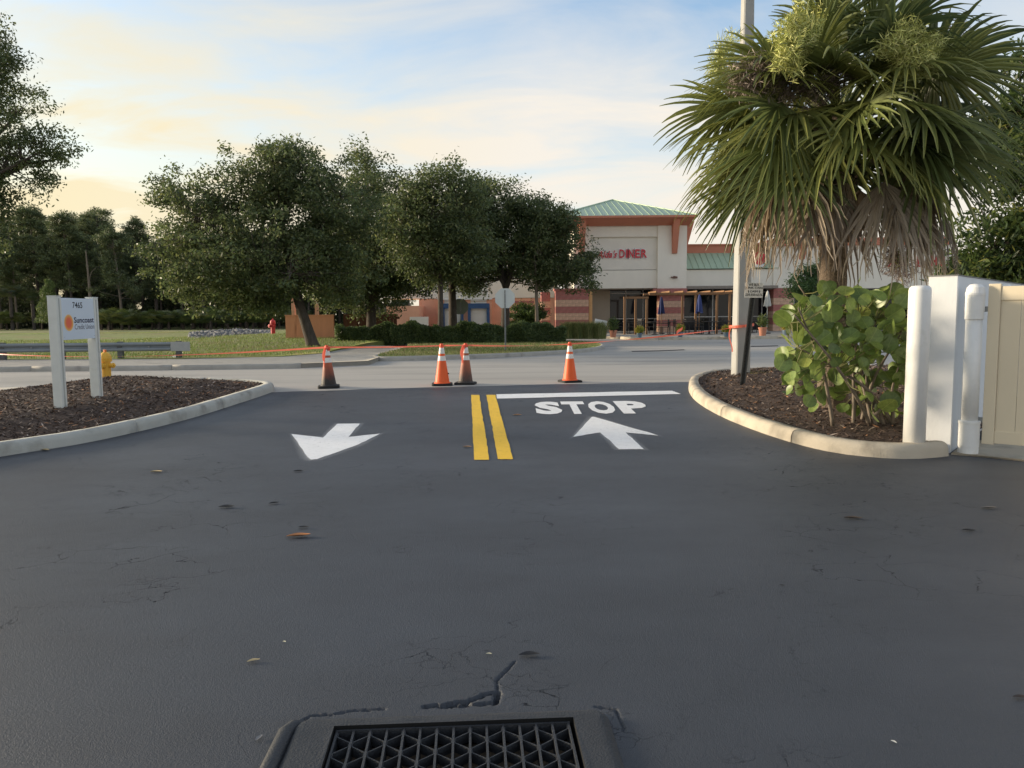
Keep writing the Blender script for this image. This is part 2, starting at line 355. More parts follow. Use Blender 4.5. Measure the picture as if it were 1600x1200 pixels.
def sheet(name, poly, zf, mat, holes=(), step=1.0, extra=None, parent=None, smooth=True, skirt=0.):
    """a sheet over a polygon with its height from zf(x, y)"""
    verts = []; edges = []
    for lp in [poly] + list(holes):
        s = len(verts); n = len(lp); verts += [Vector((p[0], p[1])) for p in lp]; edges += [(s + i, s + (i + 1) % n) for i in range(n)]
    xs = [p[0] for p in poly]; ys = [p[1] for p in poly]
    gx, gy = np.meshgrid(np.arange(min(xs) + step / 2, max(xs), step), np.arange(min(ys) + step / 2, max(ys), step)); G = np.c_[gx.ravel(), gy.ravel()]
    for yk in (13.0, 28.0):                      # keep the bends of the ground
        if min(ys) < yk < max(ys): G = np.vstack([G, np.c_[np.arange(min(xs) + step / 3, max(xs), step), np.full(len(np.arange(min(xs) + step / 3, max(xs), step)), yk)]])
    if extra is not None: G = np.vstack([G, extra])
    G = G[inside(G, poly)]
    for h in holes: G = G[~inside(G, h)]
    verts += [Vector(g) for g in G]
    v, e, f, *_ = delaunay_2d_cdt(verts, edges, [], 0, 1e-5)
    vv = np.array([p[:] for p in v]); ff = np.array([list(t) for t in f]); cen = vv[ff].mean(axis=1)
    ok = inside(cen, poly)
    for h in holes: ok &= ~inside(cen, h)
    ff = ff[ok]
    V = np.c_[vv, zf(vv[:, 0], vv[:, 1]) + np.zeros(len(vv))]
    if skirt:                                   # turn the rim down so that a raised sheet has an edge
        e_ = np.sort(np.vstack([ff[:, [0, 1]], ff[:, [1, 2]], ff[:, [2, 0]]]), axis=1); u_, c_ = np.unique(e_, axis=0, return_counts=True); rim = u_[c_ == 1]
        k_ = len(V); vs_ = np.unique(rim); mp_ = {v_: k_ + i_ for i_, v_ in enumerate(vs_)}; lowv = V[vs_].copy(); lowv[:, 2] -= skirt; V = np.vstack([V, lowv])
        ff = np.vstack([ff] + [np.array([[a_, b_, mp_[b_]], [a_, mp_[b_], mp_[a_]]]) for a_, b_ in rim])
    return mk(name, V, ff, mat, parent, smooth=smooth and not skirt)
Hd = lambda dz: (lambda x, y: H(y) + dz)
def kerb(name, pts, mat, w=.16, h=.14, inward=1, stone=3.0, zf=None, base=.12):
    """kerb stones along a line; inward=+1: the body lies to the left of the direction of travel"""
    zf = zf or (lambda x, y: H(y)); root = empty(name, (pts[0][0], pts[0][1], zf(*pts[0][:2]))); tag(root, kind='structure')
    prof = [(0, -base), (.012, h * .55), (.03, h - .022), (.055, h - .005), (.09, h), (w, h - .004), (w, -base)]
    acc = []; dist = 0.; segs = [[]]; last = None
    for p in pts:
        p = Vector((p[0], p[1]))
        if last is not None: dist += (p - last).length
        segs[-1].append(p); last = p
        if dist > stone: dist = 0.; segs.append([p])
    for sg in segs:
        if len(sg) < 2: continue
        V = []; Fc = []; m = len(sg); k = len(prof)
        L_ = (sg[-1] - sg[0]).length
        for i, p in enumerate(sg):
            d = (sg[min(i + 1, m - 1)] - sg[max(0, i - 1)]).normalized(); nrm = Vector((-d.y, d.x)) * inward
            q = p.copy()
            if i == 0: q = p + d * .006
            if i == m - 1: q = p - d * .006
            jit = rng.normal(0, .0012)
            for o_, z_ in prof: V.append((q.x + nrm.x * o_, q.y + nrm.y * o_, zf(q.x, q.y) + z_ + (jit if z_ > 0 else 0)))
        for i in range(m - 1):
            for j in range(k - 1):
                a = i * k + j; Fc.append((a, a + 1, a + k + 1, a + k) if inward < 0 else (a, a + k, a + k + 1, a + 1))
        Fc.append(tuple(range(k))); Fc.append(tuple((m - 1) * k + j for j in reversed(range(k))))
        mk('kerb_stone', V, Fc, mat, root, world=True, smooth=True)
    return root
def rand_dirs(n, up=0.):
    d = rng.normal(size=(n, 3)); d[:, 2] += up; return d / np.linalg.norm(d, axis=1)[:, None]
def leaf_cards(C, L, Wd, nrm=None, axis=None, up=.5):
    """diamond leaves: centres C, length L, width Wd"""
    n = len(C); N_ = rand_dirs(n, up) if nrm is None else nrm
    A = rand_dirs(n) if axis is None else axis
    A = A - N_ * (A * N_).sum(1)[:, None]; A /= np.maximum(1e-6, np.linalg.norm(A, axis=1))[:, None]; B = np.cross(N_, A)
    L = np.broadcast_to(np.asarray(L, float), (n,))[:, None]; Wd = np.broadcast_to(np.asarray(Wd, float), (n,))[:, None]
    V = np.stack([C - A * L / 2, C + B * Wd / 2 + A * L * .05, C + A * L / 2, C - B * Wd / 2 + A * L * .05], 1).reshape(-1, 3)
    return V, np.arange(4 * n).reshape(n, 4)
def text_mesh(body, size=1., extrude=0., shear=0., offset=0., xs=1.):
    cu = bpy.data.curves.new('txt', 'FONT'); cu.body = body; cu.size = size; cu.extrude = extrude; cu.shear = shear; cu.offset = offset; cu.resolution_u = 3
    ob = bpy.data.objects.new('txt', cu); COL.objects.link(ob); dg = bpy.context.evaluated_depsgraph_get(); dg.update()
    me = bpy.data.meshes.new_from_object(ob.evaluated_get(dg)); V = np.array([v.co[:] for v in me.vertices]); Fc = [list(p.vertices) for p in me.polygons]
    bpy.data.objects.remove(ob); bpy.data.curves.remove(cu); bpy.data.meshes.remove(me); V[:, 0] *= xs
    return V, Fc
def fit(V, x0, x1, y0, y1):
    mn, mx = V.min(0), V.max(0); W_ = V.copy()
    W_[:, 0] = x0 + (V[:, 0] - mn[0]) / (mx[0] - mn[0]) * (x1 - x0); W_[:, 1] = y0 + (V[:, 1] - mn[1]) / (mx[1] - mn[1]) * (y1 - y0); return W_

# ================================================================== THE SETTING
g = sheet('ground', [(-400, -60), (400, -60), (400, 700), (-400, 700)], Hd(-.06), DIRT, step=20); tag(g, kind='structure')
st = sheet('street', [(-90, 9.5), (90, 9.5), (90, 64), (-90, 64)], Hd(0), STREET, step=2.0); tag(st, kind='structure')
# ---- drain geometry first: the driveway has a hole for it
dA, dB = hit(527, 1150), hit(888, 1136)
du = Vector((dB.x - dA.x, dB.y - dA.y)).normalized(); dv_ = Vector((-du.y, du.x)); dw = (Vector((dB.x, dB.y)) - Vector((dA.x, dA.y))).length; dl = .70
dl2w = lambda a, b: (dA.x + du.x * a + dv_.x * b, dA.y + du.y * a + dv_.y * b)
def rrect(x0, x1, y0, y1, r, n=6):
    o = []
    for cx, cy, a0 in ((x1 - r, y1 - r, 0), (x0 + r, y1 - r, 90), (x0 + r, y0 + r, 180), (x1 - r, y0 + r, 270)):
        for k in range(n + 1): a = R(a0 + 90 * k / n); o.append((cx + r * math.cos(a), cy + r * math.sin(a)))
    return o
outer_l = rrect(-.165, dw + .155, -dl - .14, .085, .06); inner_l = [(-.012, -dl - .012), (dw + .02, -dl - .012), (dw + .02, .012), (-.012, .012)]
outer_w = [dl2w(*p) for p in outer_l]; hole_w = [dl2w(*p) for p in rrect(-.150, dw + .14, -dl - .125, .07, .05)]
crk = [[(665, 1107), (700, 1103), (735, 1097), (758, 1088), (778, 1084)], [(470, 1130), (486, 1121), (520, 1119), (552, 1113), (600, 1110)], [(930, 1107), (962, 1110), (975, 1140), (990, 1190)], [(690, 1107), (730, 1104), (775, 1101), (778, 1086)], [(778, 1084), (776, 1066), (790, 1052), (804, 1036)]]
crw = [[hit(*p) for p in c] for c in crk]
def crack_z(x, y):
    z = np.zeros(len(x)); k = (y > 1.8) & (y < 4.2) & (np.abs(x) < 1.6); P_ = np.c_[x[k], y[k]]; zk = np.zeros(len(P_))
    for ci, c in enumerate(crw):
        wd = (.012 if ci in (0, 3) else .0062) * (1 + .4 * np.sin(P_[:, 0] * 90 + P_[:, 1] * 60) * np.sin(P_[:, 1] * 140)); d = np.full(len(P_), 9.)
        for a, b in zip(c, c[1:]): d = np.minimum(d, edge_dist(P_, [(a.x, a.y), (b.x, b.y)]))
        zk = np.where(d < wd, np.minimum(zk, -(.045 if ci in (0, 3) else .014) * (1 - (d / wd) ** 2)), zk)
    z[k] = zk; return z
gx, gy = np.meshgrid(np.arange(-.28, dw + .3, .0075), np.arange(-.05, .52, .0075)); ex = np.array([dl2w(a, b) for a, b in zip(gx.ravel(), gy.ravel())]) + rng.normal(0, .002, (gx.size, 2))
def asph_z(x, y):
    return H(y) + .006 + crack_z(x, y)
edge_px = [(-500, 650), (300, 618), (426, 613.5), (600, 607.8), (735, 604.2), (900, 600.2), (1090, 597), (1300, 592), (2000, 575)]
edge = [hit(*p) for p in edge_px]; edge = spline([(p.x, p.y, 0) for p in edge], .35); edge = [(p.x, p.y + rng.normal(0, .018)) for p in edge]
dr = sheet('driveway', [(edge[0][0], -6), (edge[-1][0], -6)] + edge[::-1], asph_z, ASPH, holes=[hole_w], step=.8, extra=ex); tag(dr, kind='structure')
# ---- road paint
def paint(name, px, mat, dz=.0105, step=.25):
    o = sheet(name, [tuple(hit(*p)[:2]) for p in px], lambda x, y: H(y) + dz, mat, step=step); tag(o, kind='structure'); return o
def overspray_mat():
    m = bpy.data.materials.new('paint_overspray'); m.use_nodes = True; t = m.node_tree; t.nodes.clear(); L = t.links.new; N = t.nodes.new
    a = N('ShaderNodeAttribute'); a.attribute_name = 'Col'; tcx = N('ShaderNodeTexCoord'); nz = N('ShaderNodeTexNoise'); nz.inputs['Scale'].default_value = 140; nz.inputs['Detail'].default_value = 3; L(tcx.outputs['Object'], nz.inputs['Vector'])
    mu = N('ShaderNodeMath'); mu.operation = 'MULTIPLY'; L(a.outputs['Fac'], mu.inputs[0]); L(nz.outputs[0], mu.inputs[1])
    p = N('ShaderNodeBsdfPrincipled'); p.inputs['Base Color'].default_value = (.8, .81, .82, 1); p.inputs['Roughness'].default_value = .7; tr = N('ShaderNodeBsdfTransparent'); ms = N('ShaderNodeMixShader'); o = N('ShaderNodeOutputMaterial')
    L(mu.outputs[0], ms.inputs[0]); L(tr.outputs[0], ms.inputs[1]); L(p.outputs[0], ms.inputs[2]); L(ms.outputs[0], o.inputs[0]); return m
OVER = overspray_mat()
def overspray(px, wd=.09):
    """the faint mist of sprayed paint round a stencilled mark"""
    P_ = [Vector(hit(*p)[:2]) for p in px]; n = len(P_); ar = sum(P_[i].x * P_[(i + 1) % n].y - P_[(i + 1) % n].x * P_[i].y for i in range(n)); sg_ = 1 if ar > 0 else -1; V = []; cl = []
    for i in range(n):
        a = (P_[i] - P_[i - 1]).normalized(); b = (P_[(i + 1) % n] - P_[i]).normalized(); nn = Vector((a.y + b.y, -a.x - b.x)); nn = nn.normalized() * sg_ if nn.length > .2 else Vector((a.y, -a.x)) * sg_
        for k, f in enumerate((-.01, .25, 1.)):
            q = P_[i] + nn * wd * f; V.append((q.x, q.y, H(q.y) + .0085)); cl.append(((.75, .28, 0.)[k],) * 3)
    Fc = [(i * 3 + k, i * 3 + k + 1, ((i + 1) % n) * 3 + k + 1, ((i + 1) % n) * 3 + k) for i in range(n) for k in range(2)]
    o = mk('paint_overspray', V, Fc, OVER, None, cols=np.array(cl)); tag(o, kind='structure')
overspray([(527, 663.4), (562.8, 663), (544.4, 684), (594, 679), (560, 696), (495, 719), (485.8, 719.8), (481, 716), (456, 679.5), (505, 685)])
overspray([(925, 652.5), (928, 652.5), (1029.4, 682), (977.8, 677), (1006, 703.3), (967, 703.3), (937.6, 677), (895.6, 684)])
def rough_edge(px, n=14, amp=.5):
    o = []
    for (x0, y0), (x1, y1) in zip(px, px[1:] + px[:1]):
        for k in range(n): t = k / n; o.append((x0 + (x1 - x0) * t + random.gauss(0, amp), y0 + (y1 - y0) * t + random.gauss(0, amp * .35)))
    return o
paint('painted_arrow', rough_edge([(527, 663.4), (562.8, 663), (544.4, 684), (594, 679), (560, 696), (495, 719), (485.8, 719.8), (481, 716), (456, 679.5), (505, 685)], 6, .4), ROADW)
paint('painted_arrow', rough_edge([(925, 652.5), (928, 652.5), (1029.4, 682), (977.8, 677), (1006, 703.3), (967, 703.3), (937.6, 677), (895.6, 684)], 6, .4), ROADW)
paint('yellow_line', rough_edge([(736, 618), (749, 618), (764.5, 720), (741, 720)], 26, .35), ROADY)
paint('yellow_line', rough_edge([(760, 618), (774, 618), (801.5, 719), (778, 719)], 26, .35), ROADY)
paint('stop_line', rough_edge([(775.5, 617), (1050, 611.5), (1064, 616.5), (776.5, 624)], 12, .3), ROADW)
sroot = empty('painted_word', hit(836, 648)); tag(sroot, kind='structure')
yb, yt = hit(900, 648).y, hit(900, 628.3).y; xl = hit(838, 648).x; xr = hit(1002, 628).x
for ch, (a, b) in zip('STOP', ((0., .232), (.245, .455), (.475, .70), (.735, 1.))):
    V, Fc = text_mesh(ch, 1., 0., 0., .055); V = fit(V, xl + (xr - xl) * a, xl + (xr - xl) * b, yb, yt)
    V[:, 2] = H(V[:, 1]) + .0105; mk('letter', V, Fc, ROADW, sroot, world=True)
# ---- storm drain
drain = empty('storm_drain', (dA.x, dA.y, H(dA.y) + .006)); drain.rotation_euler = (math.atan(.0283), 0, math.atan2(du.y, du.x))
tag(drain, 'black coated storm drain with a steel grate set in the asphalt', 'drain')
def ringz(x, y):
    d = edge_dist(np.c_[x, y], outer_l); return .004 + .022 * np.minimum(1, d / .022) + .0008 * np.sin(x * 31 + y * 17)
fx, fy = np.meshgrid(np.arange(-.16, dw + .15, .02), np.arange(-dl - .13, .08, .02))
def local_sheet(name, poly, hole, zf, mat, parent, ext):
    global H
    return sheet(name, poly, zf, mat, holes=[hole], step=5, extra=ext, parent=parent)
extra_o = [(x * (1 - .0) , y) for x, y in rrect(-.143, dw + .133, -dl - .118, .063, .045)]
local_sheet('drain_frame', outer_l, inner_l, ringz, IRON, drain, np.vstack([np.array(extra_o), np.c_[fx.ravel(), fy.ravel()]]))
mb = MB(); n = len(inner_l)
mb.add([(x, y, .026) for x, y in inner_l] + [(x, y, -.6) for x, y in inner_l], [(i, (i + 1) % n, n + (i + 1) % n, n + i) for i in range(n)] + [tuple(range(n, 2 * n))]); mb.build('drain_pit', PIT, drain)
mb = MB().tube([(-.20, -dl - .1, -.004), (-.195, -.25, .004), (-.185, 0, .006), (-.165, .055, .004), (-.11, .075, -.004)], [.03, .032, .032, .026, .016], 8); mb.build('broken_rim', IRON, drain, smooth=True)
NB = 14; pit = dw / NB
bar = new_mesh('bar', *[(lambda m: (m.v, m.f))(MB().box(-.0042, .0042, -dl, 0, -.045, .012))][0]); bar.materials.append(IRON)
for k in range(NB + 1): share('bar', bar, drain, (k * pit, 0, 0))
mb = MB().box(-.006, dw + .006, -.0, .008, -.04, .013); mb.build('end_bar', IRON, drain)
def crimp():
    pts = []; y = -.004; half = pit / 2 - .006; s = 1
    while y > -dl + .02:
        pts += [(s * half, y), (s * half, y - .026)]; y -= .062; s = -s
    V = []; Fc = []
    for i, (x, yy) in enumerate(pts):
        d = Vector((pts[min(i + 1, len(pts) - 1)][0] - pts[max(i - 1, 0)][0], pts[min(i + 1, len(pts) - 1)][1] - pts[max(i - 1, 0)][1])).normalized(); nn = Vector((-d.y, d.x)) * .0022
        V += [(x + nn.x, yy + nn.y, .008), (x - nn.x, yy - nn.y, .008), (x - nn.x, yy - nn.y, -.028), (x + nn.x, yy + nn.y, -.028)]
    for i in range(len(pts) - 1):
        for j in range(4): a = i * 4 + j; b = i * 4 + (j + 1) % 4; Fc.append((a, b, b + 4, a + 4))
    me = new_mesh('crimped_strip', V, Fc); me.materials.append(IRON); return me
cm = crimp()
for k in range(NB): share('crimped_strip', cm, drain, ((k + .5) * pit, 0, 0), scale=((1 if k % 2 else -1), 1, 1))

# ---- kerbs, beds
def pts_px(lst, dz=0.): return [tuple(hit(a, b, dz)[:2]) for a, b in lst]
def offset_line(pts, d):
    o = []
    for i, p in enumerate(pts):
        a = Vector(pts[max(0, i - 1)][:2]); b = Vector(pts[min(len(pts) - 1, i + 1)][:2]); t = (b - a).normalized(); o.append((p[0] - t.y * d, p[1] + t.x * d))
    return o
kl = spline([(*p, 0) for p in pts_px([(-420, 800), (-200, 752), (0, 715), (150, 690), (290, 657), (380, 629), (424, 614), (429, 609.5), (412, 606), (370, 603.5), (300, 601), (200, 599)])], .15)
kerb('kerb', kl, CONC_G, inward=1, stone=1.7)
in_l = offset_line(kl, .155)
bed_l = in_l[::2] + pts_px([(168, 600.5), (120, 606), (0, 622), (-160, 644), (-480, 690)])
def bed(name, poly, mound, nchips, vis):
    P_ = np.array(poly)
    def zf(x, y): 
        x, y = np.atleast_1d(x).astype(float), np.atleast_1d(y).astype(float); d = edge_dist(np.c_[x, y], poly); t = np.minimum(1, d / 1.3)
        return H(y) + .105 + mound * t * t * (3 - 2 * t) + .012 * np.sin(x * 9 + 1.3 * y) * np.sin(y * 11 - x * 2) * np.minimum(1, d * 4)
    b = sheet(name, poly, zf, MULCH, step=.16); tag(b, kind='structure')
    mn, mx = P_.min(0), P_.max(0); C = rng.uniform(mn, mx, (nchips * 5, 2)); C = C[inside(C, poly)]; C = C[[vis(c) for c in C]][:nchips]
    z = zf(C[:, 0], C[:, 1]) + rng.uniform(.002, .022, len(C)); n = len(C)
    L_ = rng.uniform(.03, .095, n) * (1 + (rng.random(n) < .06) * .8); Wd = rng.uniform(.008, .022, n)
    a = rng.uniform(0, 2 * np.pi, n); ax = np.c_[np.cos(a), np.sin(a), rng.normal(0, .28, n)]
    nr = rng.normal(0, .45, (n, 3)); nr[:, 2] = 1; nr /= np.linalg.norm(nr, axis=1)[:, None]
    V, Fc = leaf_cards(np.c_[C, z], L_, Wd, nr, ax)
    pal = np.array([(.060, .038, .028), (.10, .065, .048), (.14, .095, .07), (.035, .024, .018), (.22, .165, .13), (.42, .33, .26), (.40, .20, .10)]); pr = [.25, .25, .18, .10, .11, .065, .045]
    cols = np.repeat(pal[rng.choice(7, n, p=pr)] * rng.uniform(.7, 1.25, (n, 1)), 4, 0)
    ch = mk('mulch_chips', V, Fc, CHIP, None, cols=cols); tag(ch, 'loose dark brown wood mulch chips in the planting bed', 'mulch', kind='stuff')
    return zf
infront = lambda c: c[1] > 4 and abs(c[0] / c[1]) < .8
zl = bed('mulch_bed', bed_l, .13, 15000, infront)
kr = spline([(*p, 0) for p in pts_px([(1484, 714), (1440, 718), (1380, 717), (1290, 706), (1200, 681), (1125, 651), (1085, 626), (1075, 607), (1084, 596), (1108, 589), (1160, 585), (1300, 582.5), (1460, 580), (1640, 577)])], .15)
kerb('kerb', kr, CONC_W, inward=-1, stone=1.7)
in_r = offset_line(kr, -.155)
bed_r = in_r[::2] + pts_px([(1640, 640), (1484, 705)])
zr = bed('mulch_bed', bed_r, .10, 16000, lambda c: infront(c) and c[0] / c[1] < .62)
def on_bed(px, py, zf):                             # a pixel on a bed's surface
    d = ray(px, py); lo, hi = 3., 40.
    for _ in range(50):
        m = (lo + hi) / 2
        if CAM_Z + d.z * m > float(np.atleast_1d(zf(d.x * m, d.y * m))[0]): lo = m
        else: hi = m
    return Vector((d.x * lo, d.y * lo, CAM_Z + d.z * lo))
# ---- far side: footway, lawn, grass island, forecourt
fw = [(-420, 578), (0, 573.5), (300, 570.5), (470, 568), (575, 563.5), (598, 556), (640, 541.5), (575, 539.5), (530, 546.5), (500, 552), (440, 556.5), (290, 560), (0, 561.5), (-420, 565)]
fwp = pts_px(fw, .12); o = sheet('footway', offset_line(fwp[:6], .1)[:4] + fwp[4:], Hd(.118), CONC, step=.7, skirt=.3); tag(o, kind='structure')
kerb('kerb', spline([(*p, 0) for p in fwp[:4]], .3), CONC, inward=1, stone=3.2, h=.125, w=.18)
inlet = MB(); a, b = hit(226, 575.6), hit(250, 575.3); inlet.add([(a.x, a.y - .02, a.z - .02), (b.x, b.y - .02, b.z - .02), (b.x, b.y - .02, b.z + .10), (a.x, a.y - .02, a.z + .10), (a.x, a.y + .1, a.z - .02), (b.x, b.y + .1, b.z - .02), (b.x, b.y + .1, b.z + .118), (a.x, a.y + .1, a.z + .118)], [(0, 1, 2, 3), (3, 2, 6, 7), (0, 3, 7, 4), (1, 5, 6, 2)])
o = inlet.build('kerb_inlet', PIT); tag(o, 'dark storm inlet slot in the far kerb right of the yellow hydrant', 'inlet')
lawn_poly = pts_px([(-420, 564.8), (0, 561.3), (290, 559.8), (440, 556.3), (500, 551.8), (530, 546.3), (575, 539.3)], .135) + [(-3.5, 44), (-3.5, 46), (-18, 60), (-120, 60), (-120, 26)]
def lawn_z(x, y): return H(y) + .135 + .25 * np.clip((y - 27) / 16, 0, 1) * np.clip((x + 22) / 8, 0, 1)
o = sheet('lawn', lawn_poly, lawn_z, LAWN, step=1.2, skirt=.25); tag(o, kind='structure')
o = sheet('field', [(-200, 58), (-5, 58), (-5, 200), (-200, 200)], Hd(.128), FIELD, step=6); tag(o, kind='structure')
ik = spline([(*p, 0) for p in pts_px([(600, 556), (582, 562), (600, 564.5), (680, 562.5), (790, 558.5), (880, 553.5), (930, 548.5), (945, 544), (935, 540), (900, 537)])], .25)
kerb('kerb', ik, CONC, inward=1, stone=3.0, h=.14)
isl = offset_line(ik, .16)[::2] + pts_px([(880, 533), (880, 528), (640, 528), (636, 541)], .14)
o = sheet('lawn', isl, Hd(.132), LAWN, step=.8, skirt=.25); tag(o, kind='structure')
def blades(poly, n, hmin, hmax, zf, pal, lbl):
    P_ = np.array(poly); mn, mx = P_.min(0), P_.max(0); C = rng.uniform(mn, mx, (n * 4, 2)); C = C[inside(C, poly)]
    C = C[(np.abs(C[:, 0] / np.maximum(C[:, 1], 1)) < .75)][:n]; n = len(C)
    z = zf(C[:, 0], C[:, 1]); h = rng.uniform(hmin, hmax, n); ax = rng.normal(0, .35, (n, 3)); ax[:, 2] = 1
    V, Fc = leaf_cards(np.c_[C, z + h * .42], h, rng.uniform(.012, .03, n), rand_dirs(n) * np.array([1, 1, .1]), ax)
    cols = np.repeat(np.array(pal)[rng.integers(0, len(pal), n)] * rng.uniform(.7, 1.3, (n, 1)), 4, 0)
    o = mk('grass', V, Fc, GRASSB, None, cols=cols); tag(o, lbl, 'grass', kind='stuff'); return o
GP = [(.17, .25, .05), (.21, .26, .065), (.24, .24, .09), (.14, .21, .04)]
blades(lawn_poly[:7] + [(-3.5, 44), (-30, 44), (-30, 26)], 30000, .05, .12, lawn_z, GP, 'bright green lawn grass left of the paved path')
blades(isl, 22000, .04, .09, Hd(.132), [(.15, .19, .05), (.19, .20, .075), (.24, .20, .10), (.11, .16, .035)], 'patchy grass on the kerbed island below the hedge')
strip = pts_px([(1150, 586.5), (1440, 583), (1440, 590), (1290, 592), (1180, 591)], .12)
blades(strip, 5000, .05, .12, Hd(.11), [(.22, .20, .07), (.28, .24, .11), (.14, .17, .05)], 'dry grass strip behind the mulch of the palm bed')
# left footway patch beside the sign bed
o = sheet('footway', pts_px([(-420, 640), (-420, 612), (0, 606), (95, 602.5), (170, 599.5), (120, 606), (0, 622), (-160, 646)], .10), Hd(.10), M('concrete_warm', (.47, .44, .37), .85, .08, 2, .2, 60), step=.5, skirt=.25); tag(o, kind='structure')
# forecourt of the shops with its kerb
Yk = hit(1100, 530.5).y
fc_px = [(880, 529), (955, 529.5), (985, 531), (1010, 531.5), (1235, 529), (1600, 525)]
fl = spline([(*p, 0) for p in pts_px(fc_px)], .5)
kerb('kerb', fl, CONC_W, inward=1, stone=3.0, h=.15)
o = sheet('forecourt', offset_line(fl, .15) + [(40, 52.5), (2, 52.5)], Hd(.145), CONC, step=2, skirt=.25); tag(o, kind='structure')
for pxs in ([(986, 548.5), (1030, 547.6), (1068, 546), (1071, 547.2), (1030, 549), (988, 549.8)], [(1168, 541), (1216, 539.8), (1216, 541.2), (1168, 542.4)]):
    o = sheet('asphalt_patch', [tuple(hit(*p)[:2]) for p in pxs], Hd(.005), M('tar_patch', (.03, .028, .028), .8), step=1); tag(o, kind='structure')
o = sheet('concrete_pad', pts_px([(1486, 711.5), (1520, 714), (1600, 722), (1760, 738), (1900, 690), (1640, 660), (1500, 700)]), Hd(.02), CONC_W, step=.4, skirt=.25); tag(o, kind='structure')

# ================================================================== THINGS NEAR THE DRIVEWAY
# ---- credit union sign
pL, pR = on_bed(95, 636, zl), on_bed(152, 621, zl)
mid = (pL + pR) / 2; ang = math.atan2(pR.y - pL.y, pR.x - pL.x); half = (Vector(pR[:2]) - Vector(pL[:2])).length / 2
sg = empty('post_sign', (mid.x, mid.y, mid.z - .06), ang); tag(sg, 'white post and panel sign reading 7465 Suncoast Credit Union in the mulch', 'sign')
zb = mid.z - .06; ztop = zat(463.5, pL.y, 95) - zb; zpb = zat(530, mid.y, 125) - zb
SGP = M('sign_post_paint', (.66, .67, .62), .55, .08, 6, .06, 60, dirt=((.45, .45, .38), 6, .6, .85)); SGF = M('sign_panel', (.62, .70, .78), .4, .03, 3)
for sx in (-1, 1):
    p = MB().box(sx * half - .055, sx * half + .055, -.055, .055, -.1, ztop, .006).build('post', SGP, sg)
    MB().box(sx * half - .058, sx * half + .058, -.058, .058, ztop, ztop + .012, .004).build('post_cap', SGP, p)
    MB().box(sx * half - .012, sx * half + .012, -.058, -.0555, -.02, ztop - .02).build('groove_strip', M('groove', (.42, .43, .40), .7), p)
pn = MB().box(-half + .0555, half - .0555, -.05, -.015, zpb, ztop - .012, .003).build('panel', SGF, sg)
def sign_text(name, body, x0, x1, z0, z1, mat, parent, y=-.0515, shear=0., offset=0.):
    V, Fc = text_mesh(body, 1., 0., shear, offset); V = fit(V, x0, x1, z0, z1); mk(name, np.c_[V[:, 0], np.full(len(V), y), V[:, 1]], Fc, mat, parent)
w2 = half - .0555; zc = lambda py: zat(py, mid.y, 125) - zb
sign_text('house_number', '7465', -.13, .10, zc(481.5), zc(472), INK, pn, offset=.012)
sign_text('lettering', 'Suncoast', -.115, w2 - .02, zc(504.5), zc(495.5), M('ink_navy', (.015, .02, .06), .5), pn, offset=.02)
sign_text('lettering', 'Credit Union', -.105, w2 - .015, zc(514.5), zc(506.5), INKG, pn)
def sun_mat():
    m = bpy.data.materials.new('sun_print'); m.use_nodes = True; t = m.node_tree; p = t.nodes['Principled BSDF']; p.inputs['Roughness'].default_value = .5
    a = t.nodes.new('ShaderNodeAttribute'); a.attribute_name = 'Col'; t.links.new(a.outputs['Color'], p.inputs['Base Color']); MATS['sun_print'] = m; return m
V = [(0, 0, 0)]; cl = [(.80, .13, .07)]; Fc = []
for j, (r_, c_) in enumerate(((.055, (.80, .15, .06)), (.078, (.82, .30, .07)), (.096, (.82, .50, .16)), (.104, (.80, .62, .36)))):
    for k in range(28): a = 2 * math.pi * k / 28; V.append((r_ * math.cos(a), 0, r_ * math.sin(a))); cl.append(c_)
Fc = [(0, 1 + k, 1 + (k + 1) % 28) for k in range(28)] + [(1 + j * 28 + k, 1 + (j + 1) * 28 + k, 1 + (j + 1) * 28 + (k + 1) % 28, 1 + j * 28 + (k + 1) % 28) for j in range(3) for k in range(28)]
mk('sun_emblem', np.array(V) + np.array([-.235, -.0518, zc(504)]), Fc, sun_mat(), pn, cols=np.array(cl))
for sx in (-1, 1): MB().lathe([(.006, 0), (.006, .004)], 8).build('screw', GALV, pn).location = (sx * (w2 - .03), -.052, zpb + .035)
# ---- hydrants
def hydrant(name, loc, h, mats, label, rz=0.):
    r = empty(name, loc, rz); tag(r, label, 'hydrant'); s = h / .75; body, bon, cap = mats
    MB().lathe([(.135, 0), (.135, .025), (.10, .035), (.095, .06), (.095, .48), (.125, .485), (.125, .515), (.10, .52)], 20).build('barrel', body, r, smooth=False).scale = (s, s, s)
    b = MB().lathe([(.115, .52), (.12, .55), (.112, .60), (.085, .65), (.045, .675), (.04, .68)], 20).build('bonnet', bon, r); b.scale = (s, s, s)
    MB().lathe([(.034, .68), (.034, .73), (.025, .735)], 5).build('operating_nut', cap, r).scale = (s, s, s)
    for a, rr in ((0, .055), (180, .055), (-90, .075)):
        V, Fc = tube([(.08, 0, .40), (.15, 0, .40), (.152, 0, .40), (.185, 0, .40), (.187, 0, .40), (.215, 0, .40)], [rr * .8, rr * .8, rr, rr, rr * .4, rr * .4], 10)
        n_ = mk('nozzle', V, Fc, body if a else bon, r); n_.rotation_euler = (0, 0, R(a)); n_.scale = (s, s, s)
    for k in range(8):
        a = 2 * math.pi * k / 8; V, Fc = tube([(.113 * math.cos(a), .113 * math.sin(a), .478), (.113 * math.cos(a), .113 * math.sin(a), .524)], .008, 6); mk('bolt', V, Fc, body, r).scale = (s, s, s)
    return r
